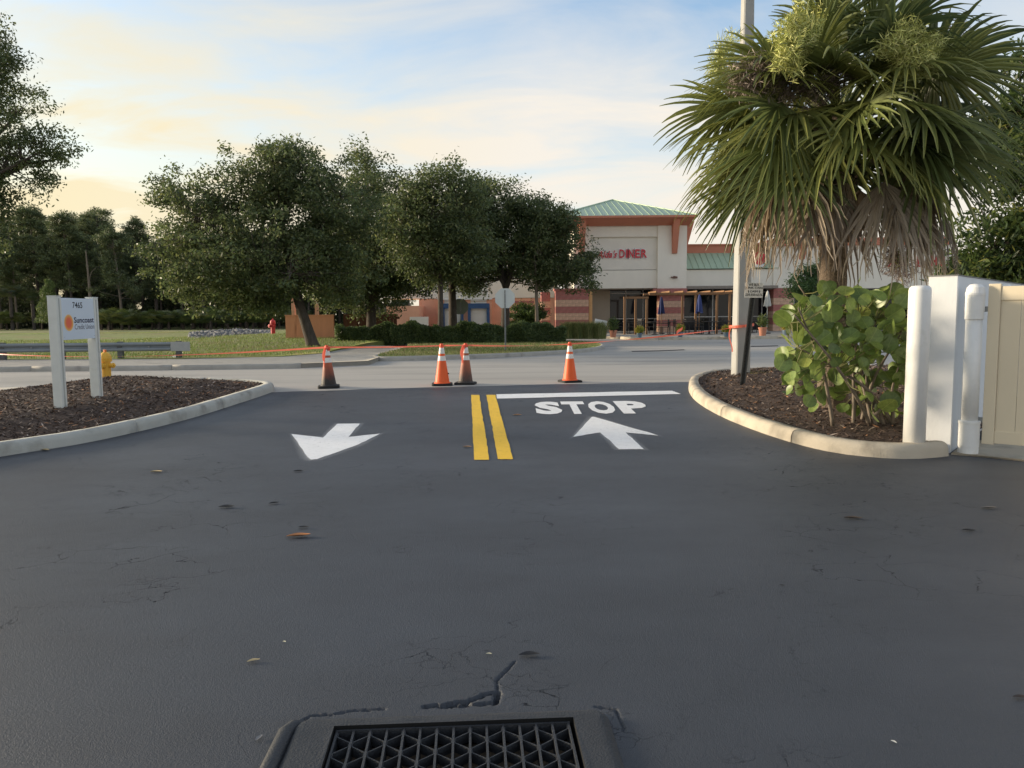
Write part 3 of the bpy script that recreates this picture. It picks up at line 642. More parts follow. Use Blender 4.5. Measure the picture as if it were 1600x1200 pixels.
hp = hit(167, 600.5, .02); hydrant('fire_hydrant', hp, (zat(545, hp.y, 167) - hp.z) * 1.0, (HYDY, HYDY, HYDO), 'yellow fire hydrant with an orange top behind the credit union sign', R(-8))
rp = hit(427, 523.5, .32); hydrant('fire_hydrant', rp, .98, (HYDR, HYDR, HYDR), 'small red fire hydrant far off by the orange wall', R(-50))
# ---- guardrail
ga, gb = hit(-420, 567, .12), hit(298, 559.5, .12); gd = (gb - ga); gl = gd.length; gang = math.atan2(gd.y, gd.x)
gr = empty('guardrail', ga, gang); tag(gr, 'grey steel guardrail along the far side of the street', 'guardrail'); gr.rotation_euler[1] = -math.asin(gd.z / gl)
gz = (zat(533.5, gb.y, 298) - gb.z)
wp = [(0, .0), (.035, .02), (.045, .055), (.035, .09), (-.01, .115), (-.018, .135), (-.01, .155), (.035, .18), (.045, .215), (.035, .25), (0, .27)]
V = []; Fc = []; ks = .27 / .27
for x in (0, gl - .55):
    for yy, z in wp: V.append((x, -yy - .05, gz - .28 + z))
m_ = len(wp); Fc = [(i, i + 1, m_ + i + 1, m_ + i) for i in range(m_ - 1)]
mk('rail', V, Fc, GALVD, gr)
rl = MB().box(gl - .56, gl + .02, -.075, -.06, gz - .285, gz - .005, .004).build('end_shoe', GALV, gr)
for k in range(9): 
    x = gl - .35 - k * 1.72
    if x > 0: MB().box(x - .075, x + .075, -.05, .08, -.3, gz + .012, .004).build('post', POSTD, gr)
for k in range(12): 
    x = gl - 1.2 - k * 1.72
    if x > 0: V, Fc = tube([(x, -.03, gz - .145), (x, -.075, gz - .145)], .02, 8); mk('bolt', V, Fc, GALV, gr)
# ---- traffic cones
CH = .711
def cone(px, py, mats, label, lean=(0, 0), rz=0., coll=CONEW):
    p = hit(px, py); r = empty('traffic_cone', p, rz); tag(r, label, 'cone', 'traffic cones holding the tape')
    r.rotation_euler = (lean[0], lean[1], rz)
    b = MB(); b.add([], []); b.prism([(x, y) for x, y in rrect(-.178, .178, -.178, .178, .05)], .0, .034); b.prism([(x, y) for x, y in rrect(-.165, .165, -.165, .165, .05)], .0341, .040); b.build('base', RUBBER, r)
    rad = lambda z: .128 + (.026 - .128) * (z - .04) / (CH - .04)
    def sect(name, z0, z1, mat, ex=0., top=False):
        prof = [(rad(z0) + ex, z0), (rad(z1) + ex, z1)]
        if top: prof += [(rad(z1) * .75, z1 + .004)]
        return MB().lathe(prof, 24).build(name, mat, r, smooth=False)
    MB().lathe([(.145, .038), (.138, .052), (rad(.06), .06)], 24).build('flange', mats[0], r)
    sect('body', .055, .70, mats[0]); 
    for z0, z1 in ((.425, .505), (.545, .645)): sect('reflective_collar', z0, z1, coll, .0022)
    sect('tip', .648, CH, mats[1], .0016, True)
    return r
c1 = cone(514, 605.5, (CONE_D1, CONET), 'tar blackened traffic cone nearest the left kerb, tape knotted round its top', (0, R(-1.5)), R(12))
c2 = cone(691, 602, (CONEO, CONET), 'bright orange traffic cone beside the grimy brown one in mid driveway', (0, 0), R(5))
c3 = cone(727.5, 600.5, (CONE_D3, CONET), 'grimy brown traffic cone just right of a bright orange one', (0, R(.8)), R(-6))
c4 = cone(890.5, 597.2, (CONEO, CONET), 'bright orange traffic cone standing alone on the right', (0, 0), R(20))
sc_ = MB().tube([(.105, -.03, .20), (.11, -.01, .205)], .012, 6); sc_.build('dent_hole', INK, c2)
# ---- light pole
pp = on_bed(1157, 585, zr); lpole = empty('light_pole', (pp.x, pp.y, pp.z - .05), R(6)); tag(lpole, 'square tapered concrete light pole rising behind the palm', 'light pole')
V = []; 
for z, w_ in ((-.3, .128), (3.2, .106), (7.6, .076), (9.0, .066)):
    for x, y in ((-1, -1), (1, -1), (1, 1), (-1, 1)): 
        for q in ((x * w_, y * (w_ - .018)), (x * (w_ - .018), y * w_)) if x * y > 0 else ((x * (w_ - .018), y * w_), (x * w_, y * (w_ - .018))): V.append((q[0], q[1], z))
Fc = [(i * 8 + k, i * 8 + (k + 1) % 8, (i + 1) * 8 + (k + 1) % 8, (i + 1) * 8 + k) for i in range(3) for k in range(8)] + [tuple(range(24, 32))]
mk('shaft', V, Fc, POLE, lpole)
hd = MB().tube([(0, 0, 8.9), (0, -.4, 9.05), (0, -1.3, 9.1)], .04, 8).build('arm', GALV, lpole); MB().box(-.18, .18, -1.9, -1.25, 9.0, 9.14, .03).build('lamp_head', GALV, hd)
# ---- leaning junk car sign on a U-channel post
jb = on_bed(1160, 601, zr); jt = at(1178, 445, jb.y); js = empty('bandit_sign', jb); tag(js, 'small white junk cars sign on a leaning steel channel post beside the pole', 'sign')
jd = (jt - jb); jlen = jd.length + .02; js.rotation_euler = (0, math.atan2(jd.x, jd.z), 0)
prof = [(-.042, -.004), (-.024, -.004), (-.016, .026), (.016, .026), (.024, -.004), (.042, -.004), (.042, .0), (.027, .0), (.019, .03), (-.019, .03), (-.027, .0), (-.042, .0)]
V = [(x, y, z) for z in (-.2, jlen) for x, y in prof]; n = len(prof)
po = mk('channel_post', V, [(i, (i + 1) % n, n + (i + 1) % n, n + i) for i in range(n)] + [tuple(range(n, 2 * n))], POSTD, js)
for k in range(int(jlen / .05)): 
    if .1 < k * .05 < jlen - .3: V, Fc = tube([(0, .0195, k * .05), (0, .0255, k * .05)], .006, 6); mk('bolt_hole', V, Fc, INK, po)
pw = 28 * jb.y / 1200; ph = 22 * jb.y / 1200
pl = MB().box(-pw / 2, pw / 2, -.012, -.007, jlen - ph, jlen + .01, .001); pl = pl.build('plate', M('plate_white', (.74, .74, .72), .5, .04), js); pl.rotation_euler = (0, -math.atan2(jd.x, jd.z) * .8, 0)
pl.location = (jlen * math.sin(math.atan2(jd.x, jd.z) * .8) * .99, 0, jlen * (1 - math.cos(math.atan2(jd.x, jd.z) * .8)))
rows = (('WE BUY', .62, .5), ('JUNK CARS', .96, .5), ('$ CASH $', .7, .5), ('239-550-6376', .94, .5))
for i, (tx, wf, _) in enumerate(rows):
    z1 = jlen + .01 - ph * (.05 + i * .235); V, Fc = text_mesh(tx, 1., offset=.02); V = fit(V, -pw / 2 * wf, pw / 2 * wf, z1 - ph * .18, z1); mk('lettering', np.c_[V[:, 0], np.full(len(V), -.0135), V[:, 1]], Fc, INK, pl)
# ---- caution tape from the guardrail past the cones to the pole
tops = [Vector(c.location) + Vector((0, -.01, CH - .03)) for c in (c1, c2, c3, c4)]
tl = at(-70, 548, ga.y + (gb.y - ga.y) * .55 - .2)
pole_pt = Vector((pp.x - .17, pp.y - .1, zat(512, pp.y, 1145)))
run = [tl] + tops + [pole_pt]
tp = empty('caution_tape', tops[0]); tag(tp, 'orange caution tape strung across the driveway entrance over the cones to the pole', 'tape')
def ribbon(pts, w, tw=0.):
    V = []; Fc = []
    for i, p in enumerate(pts):
        a = tw * i; V += [tuple(p + Vector((0, math.sin(a) * w / 2, math.cos(a) * w / 2))), tuple(p - Vector((0, math.sin(a) * w / 2, math.cos(a) * w / 2)))]
    for i in range(len(pts) - 1): Fc.append((2 * i, 2 * i + 1, 2 * i + 3, 2 * i + 2))
    return V, Fc
for i, (a, b) in enumerate(zip(run, run[1:])):
    L_ = (b - a).length; m = 24; sag = (.010, .006, .002, .012, .010)[i] * L_
    pts = [a.lerp(b, k / m) + Vector((0, 0, -4 * sag * (k / m) * (1 - k / m))) for k in range(m + 1)]
    V, Fc = ribbon(pts, .026 if i else .032, (.12, .03, .05, .10, .22)[i]); mk('strand', V, Fc, TAPE, tp, world=True)
for c, sx, ln in ((c1, -1, .34), (c3, -1, .30)):                       # loops and tails on two cones
    t0 = Vector(c.location) + Vector((0, 0, CH - .03)); mb = MB()
    for k in range(3):
        ring = [t0 + Vector((.042 * math.cos(a), .042 * math.sin(a), -.012 - .016 * k + .012 * math.sin(2 * a + k))) for a in np.linspace(0, 2 * math.pi, 15)]; mb.add(*ribbon(ring, .03))
    mb.build('knot', TAPE, tp, world=True)
    for q in range(2):
        pts = [t0 + Vector((sx * (.03 + .035 * math.sin(t * 2.5) + q * .018), -.045 - .03 * t, -.02 - t * ln * (1 - .35 * q))) for t in np.linspace(0, 1, 9)]; V, Fc = ribbon(pts, .03); V = np.array(V); V[1::2] = V[0::2] + np.array([.032, .008, -.006]); mk('tail', V, Fc, TAPE, tp, world=True)
ring = [Vector((pp.x + .205 * math.cos(a), pp.y + .205 * math.sin(a), zat(509, pp.y, 1155) + .02 * math.cos(a))) for a in np.linspace(0, 2 * math.pi, 25)]
V, Fc = ribbon(ring, .045); mk('loop', V, Fc, TAPE, tp, world=True)
pts = [pole_pt + Vector((-.06 - .03 * math.sin(t * 5), -.05, -t * .42)) for t in np.linspace(0, 1, 10)]; V, Fc = ribbon(pts, .03); V = np.array(V); V[1::2] = V[0::2] + np.array([.022, .01, 0]); mk('tail', V, Fc, TAPE, tp, world=True)
fl_ = at(1057, 520.5, pole_pt.y - .15); pts = [fl_ + Vector((t * .10, 0, t * .09 + .01 * math.sin(6 * t))) for t in np.linspace(0, 1, 6)]; V, Fc = ribbon(pts, .05); mk('flutter', V, Fc, TAPE, tp, world=True)
# ---- bollard, enclosure wall, gate posts, gate
bp = on_bed(1428, 694, zr); bh = zat(446, bp.y, 1428) - bp.z
o = MB().lathe([(.098, -.15), (.098, bh - .05), (.094, bh - .025), (.075, bh - .006), (.03, bh), (.005, bh + .001)], 32).build('bollard', PVCW, None, smooth=True, loc=bp); tag(o, 'white round bollard standing in the bed between shrub and wall', 'bollard')
gdir = Vector((.754, -.657)); wdir = Vector((.657, .754)); W1 = hit(1484, 709); W1 = Vector((W1.x, W1.y)); W0 = W1 - gdir * .245
wz0 = H(W1.y) - .1; wz1 = zat(429, W1.y, 1496)
ew = empty('enclosure_wall', (W1.x, W1.y, wz0)); tag(ew, 'white stucco enclosure wall end beside the beige gate', 'wall')
A, B = W0, W1; C2, D2 = W1 + wdir * 5.5, W0 + wdir * 5.5
mb = MB().prism([(A.x, A.y), (B.x, B.y), (C2.x, C2.y), (D2.x, D2.y)], wz0, wz1 - .012); mb.build('wall', WHITE_W, ew, world=True)
e1, e2 = W0 - gdir * .006 - wdir * .006, W1 + gdir * .006 - wdir * .006; e3, e4 = C2 + gdir * .006, D2 - gdir * .006
MB().prism([(e1.x, e1.y), (e2.x, e2.y), (e3.x, e3.y), (e4.x, e4.y)], wz1 - .0119, wz1).build('cap', M('grey_cap', (.20, .20, .19), .8), ew, world=True)
GP0 = W1 + gdir * .175 - wdir * .05
def gate_post(c, z0, z1, label, parent_name='gate_post'):
    h = z1 - z0; r = empty(parent_name, (c.x, c.y, z0)); tag(r, label, 'gate post')
    MB().lathe([(.073, .25), (.073, h - .33)], 28).build('pipe', PVCW, r, smooth=True)
    MB().lathe([(.088, .0), (.088, .065), (.092, .066), (.092, .285), (.096, .287), (.096, .31), (.078, .315)], 28).build('lower_coupling', PVCW, r)
    MB().lathe([(.079, h - .335), (.082, h - .33), (.082, h - .255), (.0835, h - .254), (.0835, h - .115), (.086, h - .112), (.086, h - .085), (.082, h - .075), (.075, h - .035), (.052, h - .008), (.02, h)], 28).build('hinge_sleeve', PVCW, r)
    return r
gp = hit(1512, 710); gate_post(Vector((gp.x, gp.y)), H(gp.y) + .018, zat(443.5, gp.y, 1518), 'white pipe gate post with couplings between wall and beige gate')
g2 = at(1569, 443, gp.y + .55); gate_post(Vector((g2.x, g2.y)), H(g2.y), zat(443.2, g2.y, 1569), 'white pipe post mostly hidden behind the beige gate')
go = Vector((xat(1537, gp.y - .0, 570), gp.y - .03)); gz0 = zat(692.5, go.y, 1540); gz1 = zat(443.5, go.y, 1550)
gt = empty('gate', (go.x, go.y, H(go.y)), math.atan2(gdir.y, gdir.x)); tag(gt, 'beige vinyl board gate of the enclosure at the right edge', 'gate'); gz0 -= H(go.y); gz1 -= H(go.y)
gw = 1.5
MB().box(0, .1, -.03, .03, gz0, gz1, .006).build('stile', BEIGE, gt); MB().box(gw - .1, gw, -.03, .03, gz0, gz1, .006).build('stile', BEIGE, gt)
MB().box(.1, gw - .1, -.022, .022, gz1 - .155, gz1 - .025, .005).build('rail', BEIGE, gt); MB().box(.1, gw - .1, -.022, .022, gz0 + .012, gz0 + .13, .005).build('rail', BEIGE, gt)
nb = 8; bw = (gw - .2) / nb
bme = MB().box(.0012, bw - .0012, -.010, .008, gz0 + .128, gz1 - .153, .003); bme = new_mesh('board', bme.v, bme.f); bme.materials.append(BEIGE)
for k in range(nb): share('board', bme, gt, (.1 + k * bw, 0, 0))
for zz_ in (gz0 + .32, (gz0 + gz1) / 2 + .28): V, Fc = tube([(.05, -.030, zz_), (.05, -.034, zz_)], .009, 8); mk('bolt', V, Fc, BEIGE, gt)
for x_ in (.34, .7): 
    for zz_ in (gz1 - .09, gz0 + .07): V, Fc = tube([(x_, -.022, zz_), (x_, -.027, zz_)], .009, 8); mk('bolt', V, Fc, BEIGE, gt)
MB().box(-.05, .0, -.012, .012, gz1 - .26, gz1 - .21).build('hinge', GALV, gt); MB().box(-.05, .0, -.012, .012, gz0 + .2, gz0 + .25).build('hinge', GALV, gt)

# ================================================================== BUILDINGS
YB = 49.5; ZG = .145 + .10
bx = lambda px, Y=YB: xat(px, Y)
bz = lambda py, Y=YB, px=980: zat(py, Y, px)
shop = empty('shop_building', (bx(980), YB, .05)); tag(shop, 'cream shopping plaza with a green hip roofed corner tower and diner sign', 'building')
def wbox(name, px0, px1, py0, py1, y0, y1, mat, parent=shop, b=0., z0=None, z1=None):
    """a block whose front is seen between two pixel columns and rows at depth y0"""
    return MB().box(bx(px0, y0), bx(px1, y0), y0, y1, z0 if z0 is not None else bz(py1, y0, (px0 + px1) / 2), z1 if z1 is not None else bz(py0, y0, (px0 + px1) / 2), b).build(name, mat, parent, world=True)
# tower: front wall with a recessed sign panel
xL, xR = bx(897), bx(1072); zT = bz(352); zS = bz(450.5)
wbox('tower_wall', 897, 923, 352, 450.5, YB, YB + 9, CREAM)
wbox('pilaster', 1027, 1072, 352, 450.5, YB - .12, YB + 9, CREAM)
wbox('tower_wall', 923, 1027, 352, 370, YB, YB + .6, CREAM)
wbox('sign_panel', 923, 1027, 370, 421.5, YB + .16, YB + 1, CREAM_R)
wbox('spandrel', 923, 1027, 422.3, 450.5, YB + .10, YB + 1, CREAM)
MB().box(xL, xR, YB + 6, YB + 9, ZG, zT).build('tower_back', CREAM, shop, world=True)
# roof
ex0, ex1 = bx(866, YB - 1.1), bx(1088, YB - 1.1); ze = bz(336.5, YB - 1.1); ya, yb_ = YB - 1.1, YB + 11.5; apx = ((ex0 + ex1) / 2, (ya + yb_) / 2, bz(312.5, (ya + yb_) / 2, 954))
apx = ((ex0 + ex1) / 2, YB + 5.2, bz(312.5, YB + 5.2, 954))
rf = mk('roof', [(ex0, ya, ze), (ex1, ya, ze), (ex1, yb_, ze), (ex0, yb_, ze), apx], [(0, 1, 4), (1, 2, 4), (2, 3, 4), (3, 0, 4), (3, 2, 1, 0)], GREENR, shop, world=True)
ap = Vector(apx)
for (p, q) in (((ex0, ya, ze), (ex1, ya, ze)), ((ex0, yb_, ze), (ex0, ya, ze)), ((ex1, ya, ze), (ex1, yb_, ze))):
    p, q = Vector(p), Vector(q); nn = int((q - p).length / .42); u = (q - p).normalized(); foot = p + u * (ap - p).dot(u); up_ = (ap - foot)
    for k in range(1, nn):
        s0 = p.lerp(q, k / nn); t = min((s0 - p).length / (foot - p).length, (q - s0).length / (q - foot).length); s1 = s0 + up_ * t
        V, Fc = tube([s0 + Vector((0, 0, .015)), s1 + Vector((0, 0, .015))], .018, 4); mk('standing_seam', V, Fc, GREENR, rf, world=True)
for c_ in ((ex0, ya, ze), (ex1, ya, ze)): V, Fc = tube([Vector(c_) + Vector((0, 0, .02)), ap + Vector((0, 0, .02))], .045, 5); mk('hip_cap', V, Fc, GREENR, rf, world=True)
mb = MB(); zf0 = bz(340, ya)
mb.box(ex0 - .03, ex1 + .03, ya - .03, yb_ + .03, zf0, ze - .004); mb.build('fascia', CORAL, shop, world=True)
mb = MB(); wx0, wx1, wy0 = xL - .06, xR + .06, YB - .2
zt2 = bz(352.5, YB - .2); mb.add([(ex0 + .12, ya + .1, zf0 - .002), (ex1 - .12, ya + .1, zf0 - .002), (ex1 - .12, yb_ - .1, zf0 - .002), (ex0 + .12, yb_ - .1, zf0 - .002), (wx0, wy0, zt2), (wx1, wy0, zt2), (wx1, YB + 9.1, zt2), (wx0, YB + 9.1, zt2)], [(0, 1, 5, 4), (1, 2, 6, 5), (2, 3, 7, 6), (3, 0, 4, 7), (4, 5, 6, 7), (3, 2, 1, 0)]); mb.build('sloped_soffit', CORAL, shop, world=True)
def bracket(px, t=343, b=397):
    x0, x1 = bx(px - 5), bx(px + 5); zt_, zb_ = bz(t), bz(b); y0 = YB - .12
    V = [(x0, y0 - .75, zt_), (x1, y0 - .75, zt_), (x1, y0, zt_), (x0, y0, zt_), (x0 + .05, y0 - .14, zb_), (x1 - .05, y0 - .14, zb_), (x1 - .05, y0, zb_), (x0 + .05, y0, zb_)]
    return mk('bracket', V, [(0, 1, 5, 4), (1, 2, 6, 5), (2, 3, 7, 6), (3, 0, 4, 7), (4, 5, 6, 7), (3, 2, 1, 0)], CORAL, shop, world=True)
bracket(1052); bracket(909)
x1 = xR; V = [(x1, YB + 1.0, bz(343)), (x1 + .7, YB + 1.0, bz(343)), (x1 + .7, YB + 1.4, bz(343)), (x1, YB + 1.4, bz(343)), (x1, YB + 1.05, bz(397)), (x1 + .12, YB + 1.05, bz(397)), (x1 + .12, YB + 1.35, bz(397)), (x1, YB + 1.35, bz(397))]
mk('bracket', V, [(0, 1, 5, 4), (1, 2, 6, 5), (2, 3, 7, 6), (3, 0, 4, 7), (4, 5, 6, 7), (3, 2, 1, 0)], CORAL, shop, world=True)
lf = MB().tube([(bx(1048), YB - .12, bz(434)), (bx(1048), YB - .22, bz(434)), (bx(1050), YB - .32, bz(434.5))], .05, 8); lf.build('wall_lamp', M('lamp_bronze', (.16, .09, .07), .5), shop, world=True); 
V, Fc = tube([(bx(1050), YB - .3, bz(434)), (bx(1056), YB - .38, bz(434.6))], [.09, .06], 10); mk('wall_lamp', V, Fc, MATS['lamp_bronze'], shop, world=True)
# diner sign: channel letters
ds = empty('diner_sign', (bx(973), YB + .1, bz(405))); tag(ds, "red channel letters reading Alda's DINER on the tower", 'sign')
def letters(body, px0, px1, py0, py1, shear=0., off_=0.):
    for nm, mat, ex_, o_, yy in (('letter_back', WHITE, .02, .045 + off_, .06), ('letter_face', REDL, .02, off_, -.02)):
        V, Fc = text_mesh(body, 1., ex_, shear, o_); g_ = .055 if nm == 'letter_back' else 0
        V = fit(V, bx(px0) - g_, bx(px1) + g_, bz(py1) - g_, bz(py0) + g_); mk(nm, np.c_[V[:, 0], YB + .09 + yy - V[:, 2], V[:, 1]], Fc, mat, ds, world=True)
letters("Alda's", 932.5, 964.5, 391, 402.5, .38, .012)
for ch, a, b in zip('DINER', (967.5, 978, 982, 992, 1001.5), (976, 980.5, 990, 999.5, 1010.5)): letters(ch, a, b, 389.5, 402.8, 0., .02)
# block piers
def block_pier(px0, px1, py0, py1, y0, depth, cream=False, parent=shop, rows=13):
    z0, z1 = ZG, bz(py0, y0); xa, xb = bx(px0, y0), bx(px1, y0); pier = MB().box(xa + .02, xb - .02, y0 + .02, y0 + depth, z0, z1).build('pier', MORT, parent, world=True)
    rh = (z1 - z0) / rows; bl = .42; nx = max(1, round((xb - xa) / bl)); bl = (xb - xa) / nx
    ny = max(1, round(depth / bl)); bd = depth / ny
    for r_ in range(rows):
        red = (r_ // 2) % 2 == 1 or r_ >= rows - 2; mat = BRED if red else BTAN; sh = .5 if r_ % 2 else 0.
        xs_ = sorted(set([xa] + [xa + (k + sh) * bl for k in range(nx + 1) if xa < xa + (k + sh) * bl < xb - .01] + [xb]))
        for a, b in zip(xs_, xs_[1:]):
            key = ('blk', round(b - a, 3), round(rh, 3), red)
            if key not in MATS:
                m_ = MB().box(.006, b - a - .006, 0, .09, .006, rh - .006); me = new_mesh('block', m_.v, m_.f); me.materials.append(mat); MATS[key] = me
            share('block', MATS[key], pier, Vector((a, y0 + rng.normal(0, .004), z0 + r_ * rh)) - off(pier))
        for side in (0, 1):
            ys_ = [y0 + .09 + k * (depth - .09) / ny for k in range(ny + 1)]
            for a, b in zip(ys_, ys_[1:]):
                key = ('blks', round(b - a, 3), round(rh, 3), red)
                if key not in MATS:
                    m_ = MB().box(0, .06, .006, b - a - .006, .006, rh - .006); me = new_mesh('block', m_.v, m_.f); me.materials.append(mat); MATS[key] = me
                share('block', MATS[key], pier, Vector(((xa if not side else xb - .06), a, z0 + r_ * rh)) - off(pier))
    return pier
block_pier(868, 920, 452, 523, YB - .25, 1.2); block_pier(846, 860, 455, 523, YB + .6, 1.4)
wbox('sunlit_pier_edge', 920.3, 925.5, 455, 523, YB - .1, YB + .5, M('sunlit_ochre', (.62, .36, .16), .8), z0=ZG)  # strip for the pier's sunlit edge, warm light put into its ochre colour
block_pier(1030, 1069, 461, 523, YB - .1, .9, rows=12)
cp = wbox('pier_cornice', 1021, 1073.5, 450.5, 461, YB - .28, YB + .95, BRED, b=.02); wbox('pier_cornice', 866, 922, 450.6, 454, YB - .35, YB + .95, BRED, b=.02)
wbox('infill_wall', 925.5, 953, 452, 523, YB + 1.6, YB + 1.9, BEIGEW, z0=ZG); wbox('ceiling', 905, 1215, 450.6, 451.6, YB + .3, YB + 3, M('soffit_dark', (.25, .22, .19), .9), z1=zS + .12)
# storefront glazing, each pane and mullion a piece
def glazing(px0, px1, py0, py1, y0, cols, rows):
    fr = empty('storefront', (bx(px0, y0), y0, ZG)); fr.parent = shop; fr.location = Vector((bx(px0, y0), y0, ZG)) - off(shop)
    xs_ = [bx(px0 + (px1 - px0) * c, y0) for c in cols]; zs_ = [ZG + .02] + [bz(r_, y0) for r_ in rows] + [bz(py0, y0)]
    for i in range(len(xs_) - 1):
        for j in range(len(zs_) - 1): MB().box(xs_[i] + .02, xs_[i + 1] - .02, y0 + .03, y0 + .05, zs_[j] + .02, zs_[j + 1] - .02).build('pane', GLASS, fr, world=True)
    for x in xs_: MB().box(x - .03, x + .03, y0 - .02, y0 + .08, zs_[0], zs_[-1]).build('mullion', M('alu_frame', (.5, .5, .48), .4), fr, world=True)
    for z in zs_[1:-1]: MB().box(xs_[0], xs_[-1], y0 - .022, y0 + .075, z - .028, z + .028).build('transom', MATS['alu_frame'], fr, world=True)
    return fr
YG = YB + 2.2
glazing(951, 1032, 452, 523, YG, (0, .33, .66, 1), (498, 458.5)); glazing(1064, 1218, 452, 523, YG, (0, .15, .32, .5, .66, .82, 1), (496, 458))
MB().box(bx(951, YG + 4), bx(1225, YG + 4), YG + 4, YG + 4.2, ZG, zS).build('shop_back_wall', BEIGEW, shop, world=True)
for a, b in ((956, 978), (982, 1002)): MB().box(bx(a, YG + .3), bx(b, YG + .3), YG + .3, YG + .32, bz(475, YG), bz(456, YG)).build('window_blind', M('blind', (.35, .35, .33), .8), shop, world=True)
# wing to the right of the tower
YW = YB + .9
wbox('wing_wall', 1072, 1212, 421, 450.5, YW, YW + 1.2, CREAM); wbox('parapet', 1072, 1212, 383, 397.5, YW + 1.6, YW + 3, CORAL); wbox('parapet_cap', 1071.9, 1212, 380.8, 383.2, YW + 1.5, YW + 3.1, CORAL, b=.03)
za_, zb_ = bz(421, YW), bz(396.5, YW + 1.6); xa, xb = bx(1072, YW), bx(1214, YW)
mr_ = mk('mansard_roof', [(xa, YW - .15, za_), (xb, YW - .15, za_), (xb, YW + 1.6, zb_), (xa, YW + 1.6, zb_), (xa, YW + 1.6, za_), (xb, YW + 1.6, za_)], [(0, 1, 2, 3), (0, 3, 4), (1, 5, 2), (0, 4, 5, 1)], GREENR, shop, world=True)
for k in range(1, 15): x = xa + (xb - xa) * k / 15; V, Fc = tube([(x, YW - .15, za_ + .012), (x, YW + 1.58, zb_ + .012)], .02, 4); mk('standing_seam', V, Fc, GREENR, mr_, world=True)
wbox('tall_wall', 1207, 1480, 383, 450.5, YW - .1, YW + 3, CREAM); wbox('tall_wall_band', 1206, 1481, 371, 383.1, YW - .25, YW + 3.1, CORAL, b=.04); wbox('tall_wall', 1480, 1800, 395, 523, YW + .5, YW + 3, CREAM, z0=ZG)
bracket(1249, 374, 408)
block_pier(1208, 1240, 452, 523, YW - .2, 1.0); block_pier(1432, 1465, 452, 523, YW - .2, 1.0)
glazing(1240, 1432, 452, 523, YW + .8, (0, .16, .33, .5, .66, .83, 1), (496, 458))
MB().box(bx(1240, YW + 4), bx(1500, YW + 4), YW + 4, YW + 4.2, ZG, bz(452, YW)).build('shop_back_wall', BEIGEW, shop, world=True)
rs = empty('shop_sign', (bx(1400), YW - .15, bz(418))); tag(rs, 'red and white letters of a shop sign half hidden by the palm', 'sign')
for ch, a, b, t0 in (('A', 1383, 1411, 396), ('L', 1428, 1440, 400), ('H', 1449, 1460, 400), ('I', 1464, 1471, 400)):
    for nm, mat, o_, yy in (('letter_back', REDL, .05, .05), ('letter_face', WHITE if ch in 'AL' else REDL, -.01, .0)):
        V, Fc = text_mesh(ch, 1., .02, 0., o_); g_ = .0 if nm == 'letter_back' else .14
        V = fit(V, bx(a, YW) + g_, bx(b, YW) - g_, bz(417, YW, 1400) + g_ * .5, bz(t0, YW, 1400) - g_ * .8); mk(nm, np.c_[V[:, 0], YW - .17 + yy - V[:, 2], V[:, 1]], Fc, mat, rs, world=True)
rd = empty('round_sign', (bx(1190), YW - .3, bz(412))); tag(rd, 'round red shop sign on the mansard roof behind the light pole', 'sign')
V, Fc = tube([(bx(1190), YW - .25, bz(404)), (bx(1190), YW - .05, bz(404))], .42, 24); mk('disc', V, Fc, REDL, rd, world=True); MB().box(bx(1184), bx(1198), YW - .22, YW - .05, bz(418), bz(413.5)).build('panel', WHITE, rd, world=True)
# ---- long rear wing with loading docks, behind the oaks
YR = 55.
rear = empty('loading_wing', (bx(760, YR), YR, .05)); tag(rear, 'cream and salmon rear wing with blue loading docks behind the oaks', 'building')
rb = lambda nm, a, b, t, bt, y0, y1, mat, z0=None: wbox(nm, a, b, t, bt, y0, y1, mat, rear, z0=z0)
rb('upper_wall', 600, 868, 378, 466, YR, YR + 4, CREAM); rb('lower_wall', 655, 868, 466.2, 523, YR + .05, YR + 4, SALMON, z0=.1)
rb('side_wall', 604, 655, 478, 523, YR - 3.0, YR, SALMON, z0=.1); rb('dock_surround', 686, 768, 467.5, 523, YR - .8, YR, SALMON, z0=.1); rb('dock_canopy', 684, 769, 465.5, 468.2, YR - .95, YR, WHITE)
for a, b in ((690, 724), (731, 765)):
    rb('dock_seal', a, a + 4.5, 475, 523, YR - 1.05, YR - .7, DOCKB, .1); rb('dock_seal', b - 4.5, b, 475, 523, YR - 1.05, YR - .7, DOCKB, .1); rb('dock_seal', a, b, 474, 482, YR - 1.08, YR - .7, DOCKB)
    d_ = rb('roller_door', a + 4.5, b - 4.5, 482, 523, YR - .85, YR - .75, DOORW, .1)
    for k in range(7): z = .3 + k * .42; MB().box(bx(a + 4.6, YR - .87), bx(b - 4.6, YR - .87), YR - .87, YR - .85, z, z + .39).build('door_slat', DOORW, d_, world=True)
for k, p_ in enumerate((738, 762)): V, Fc = tube([(bx(p_, YR - .1), YR - .1, bz(468, YR)), (bx(p_, YR - .1), YR - .1, bz(440, YR))], .07, 6); mk('downpipe', V, Fc, WHITE, rear, world=True)
rb('frame_panel', 640, 669, 495, 523, YR - 3.15, YR - 3.01, CREAM_R, .1)
for py in (470, 478, 488, 498, 508): rb('red_band', 804, 834, py, py + 4, YR - .02, YR + .05, BRED)
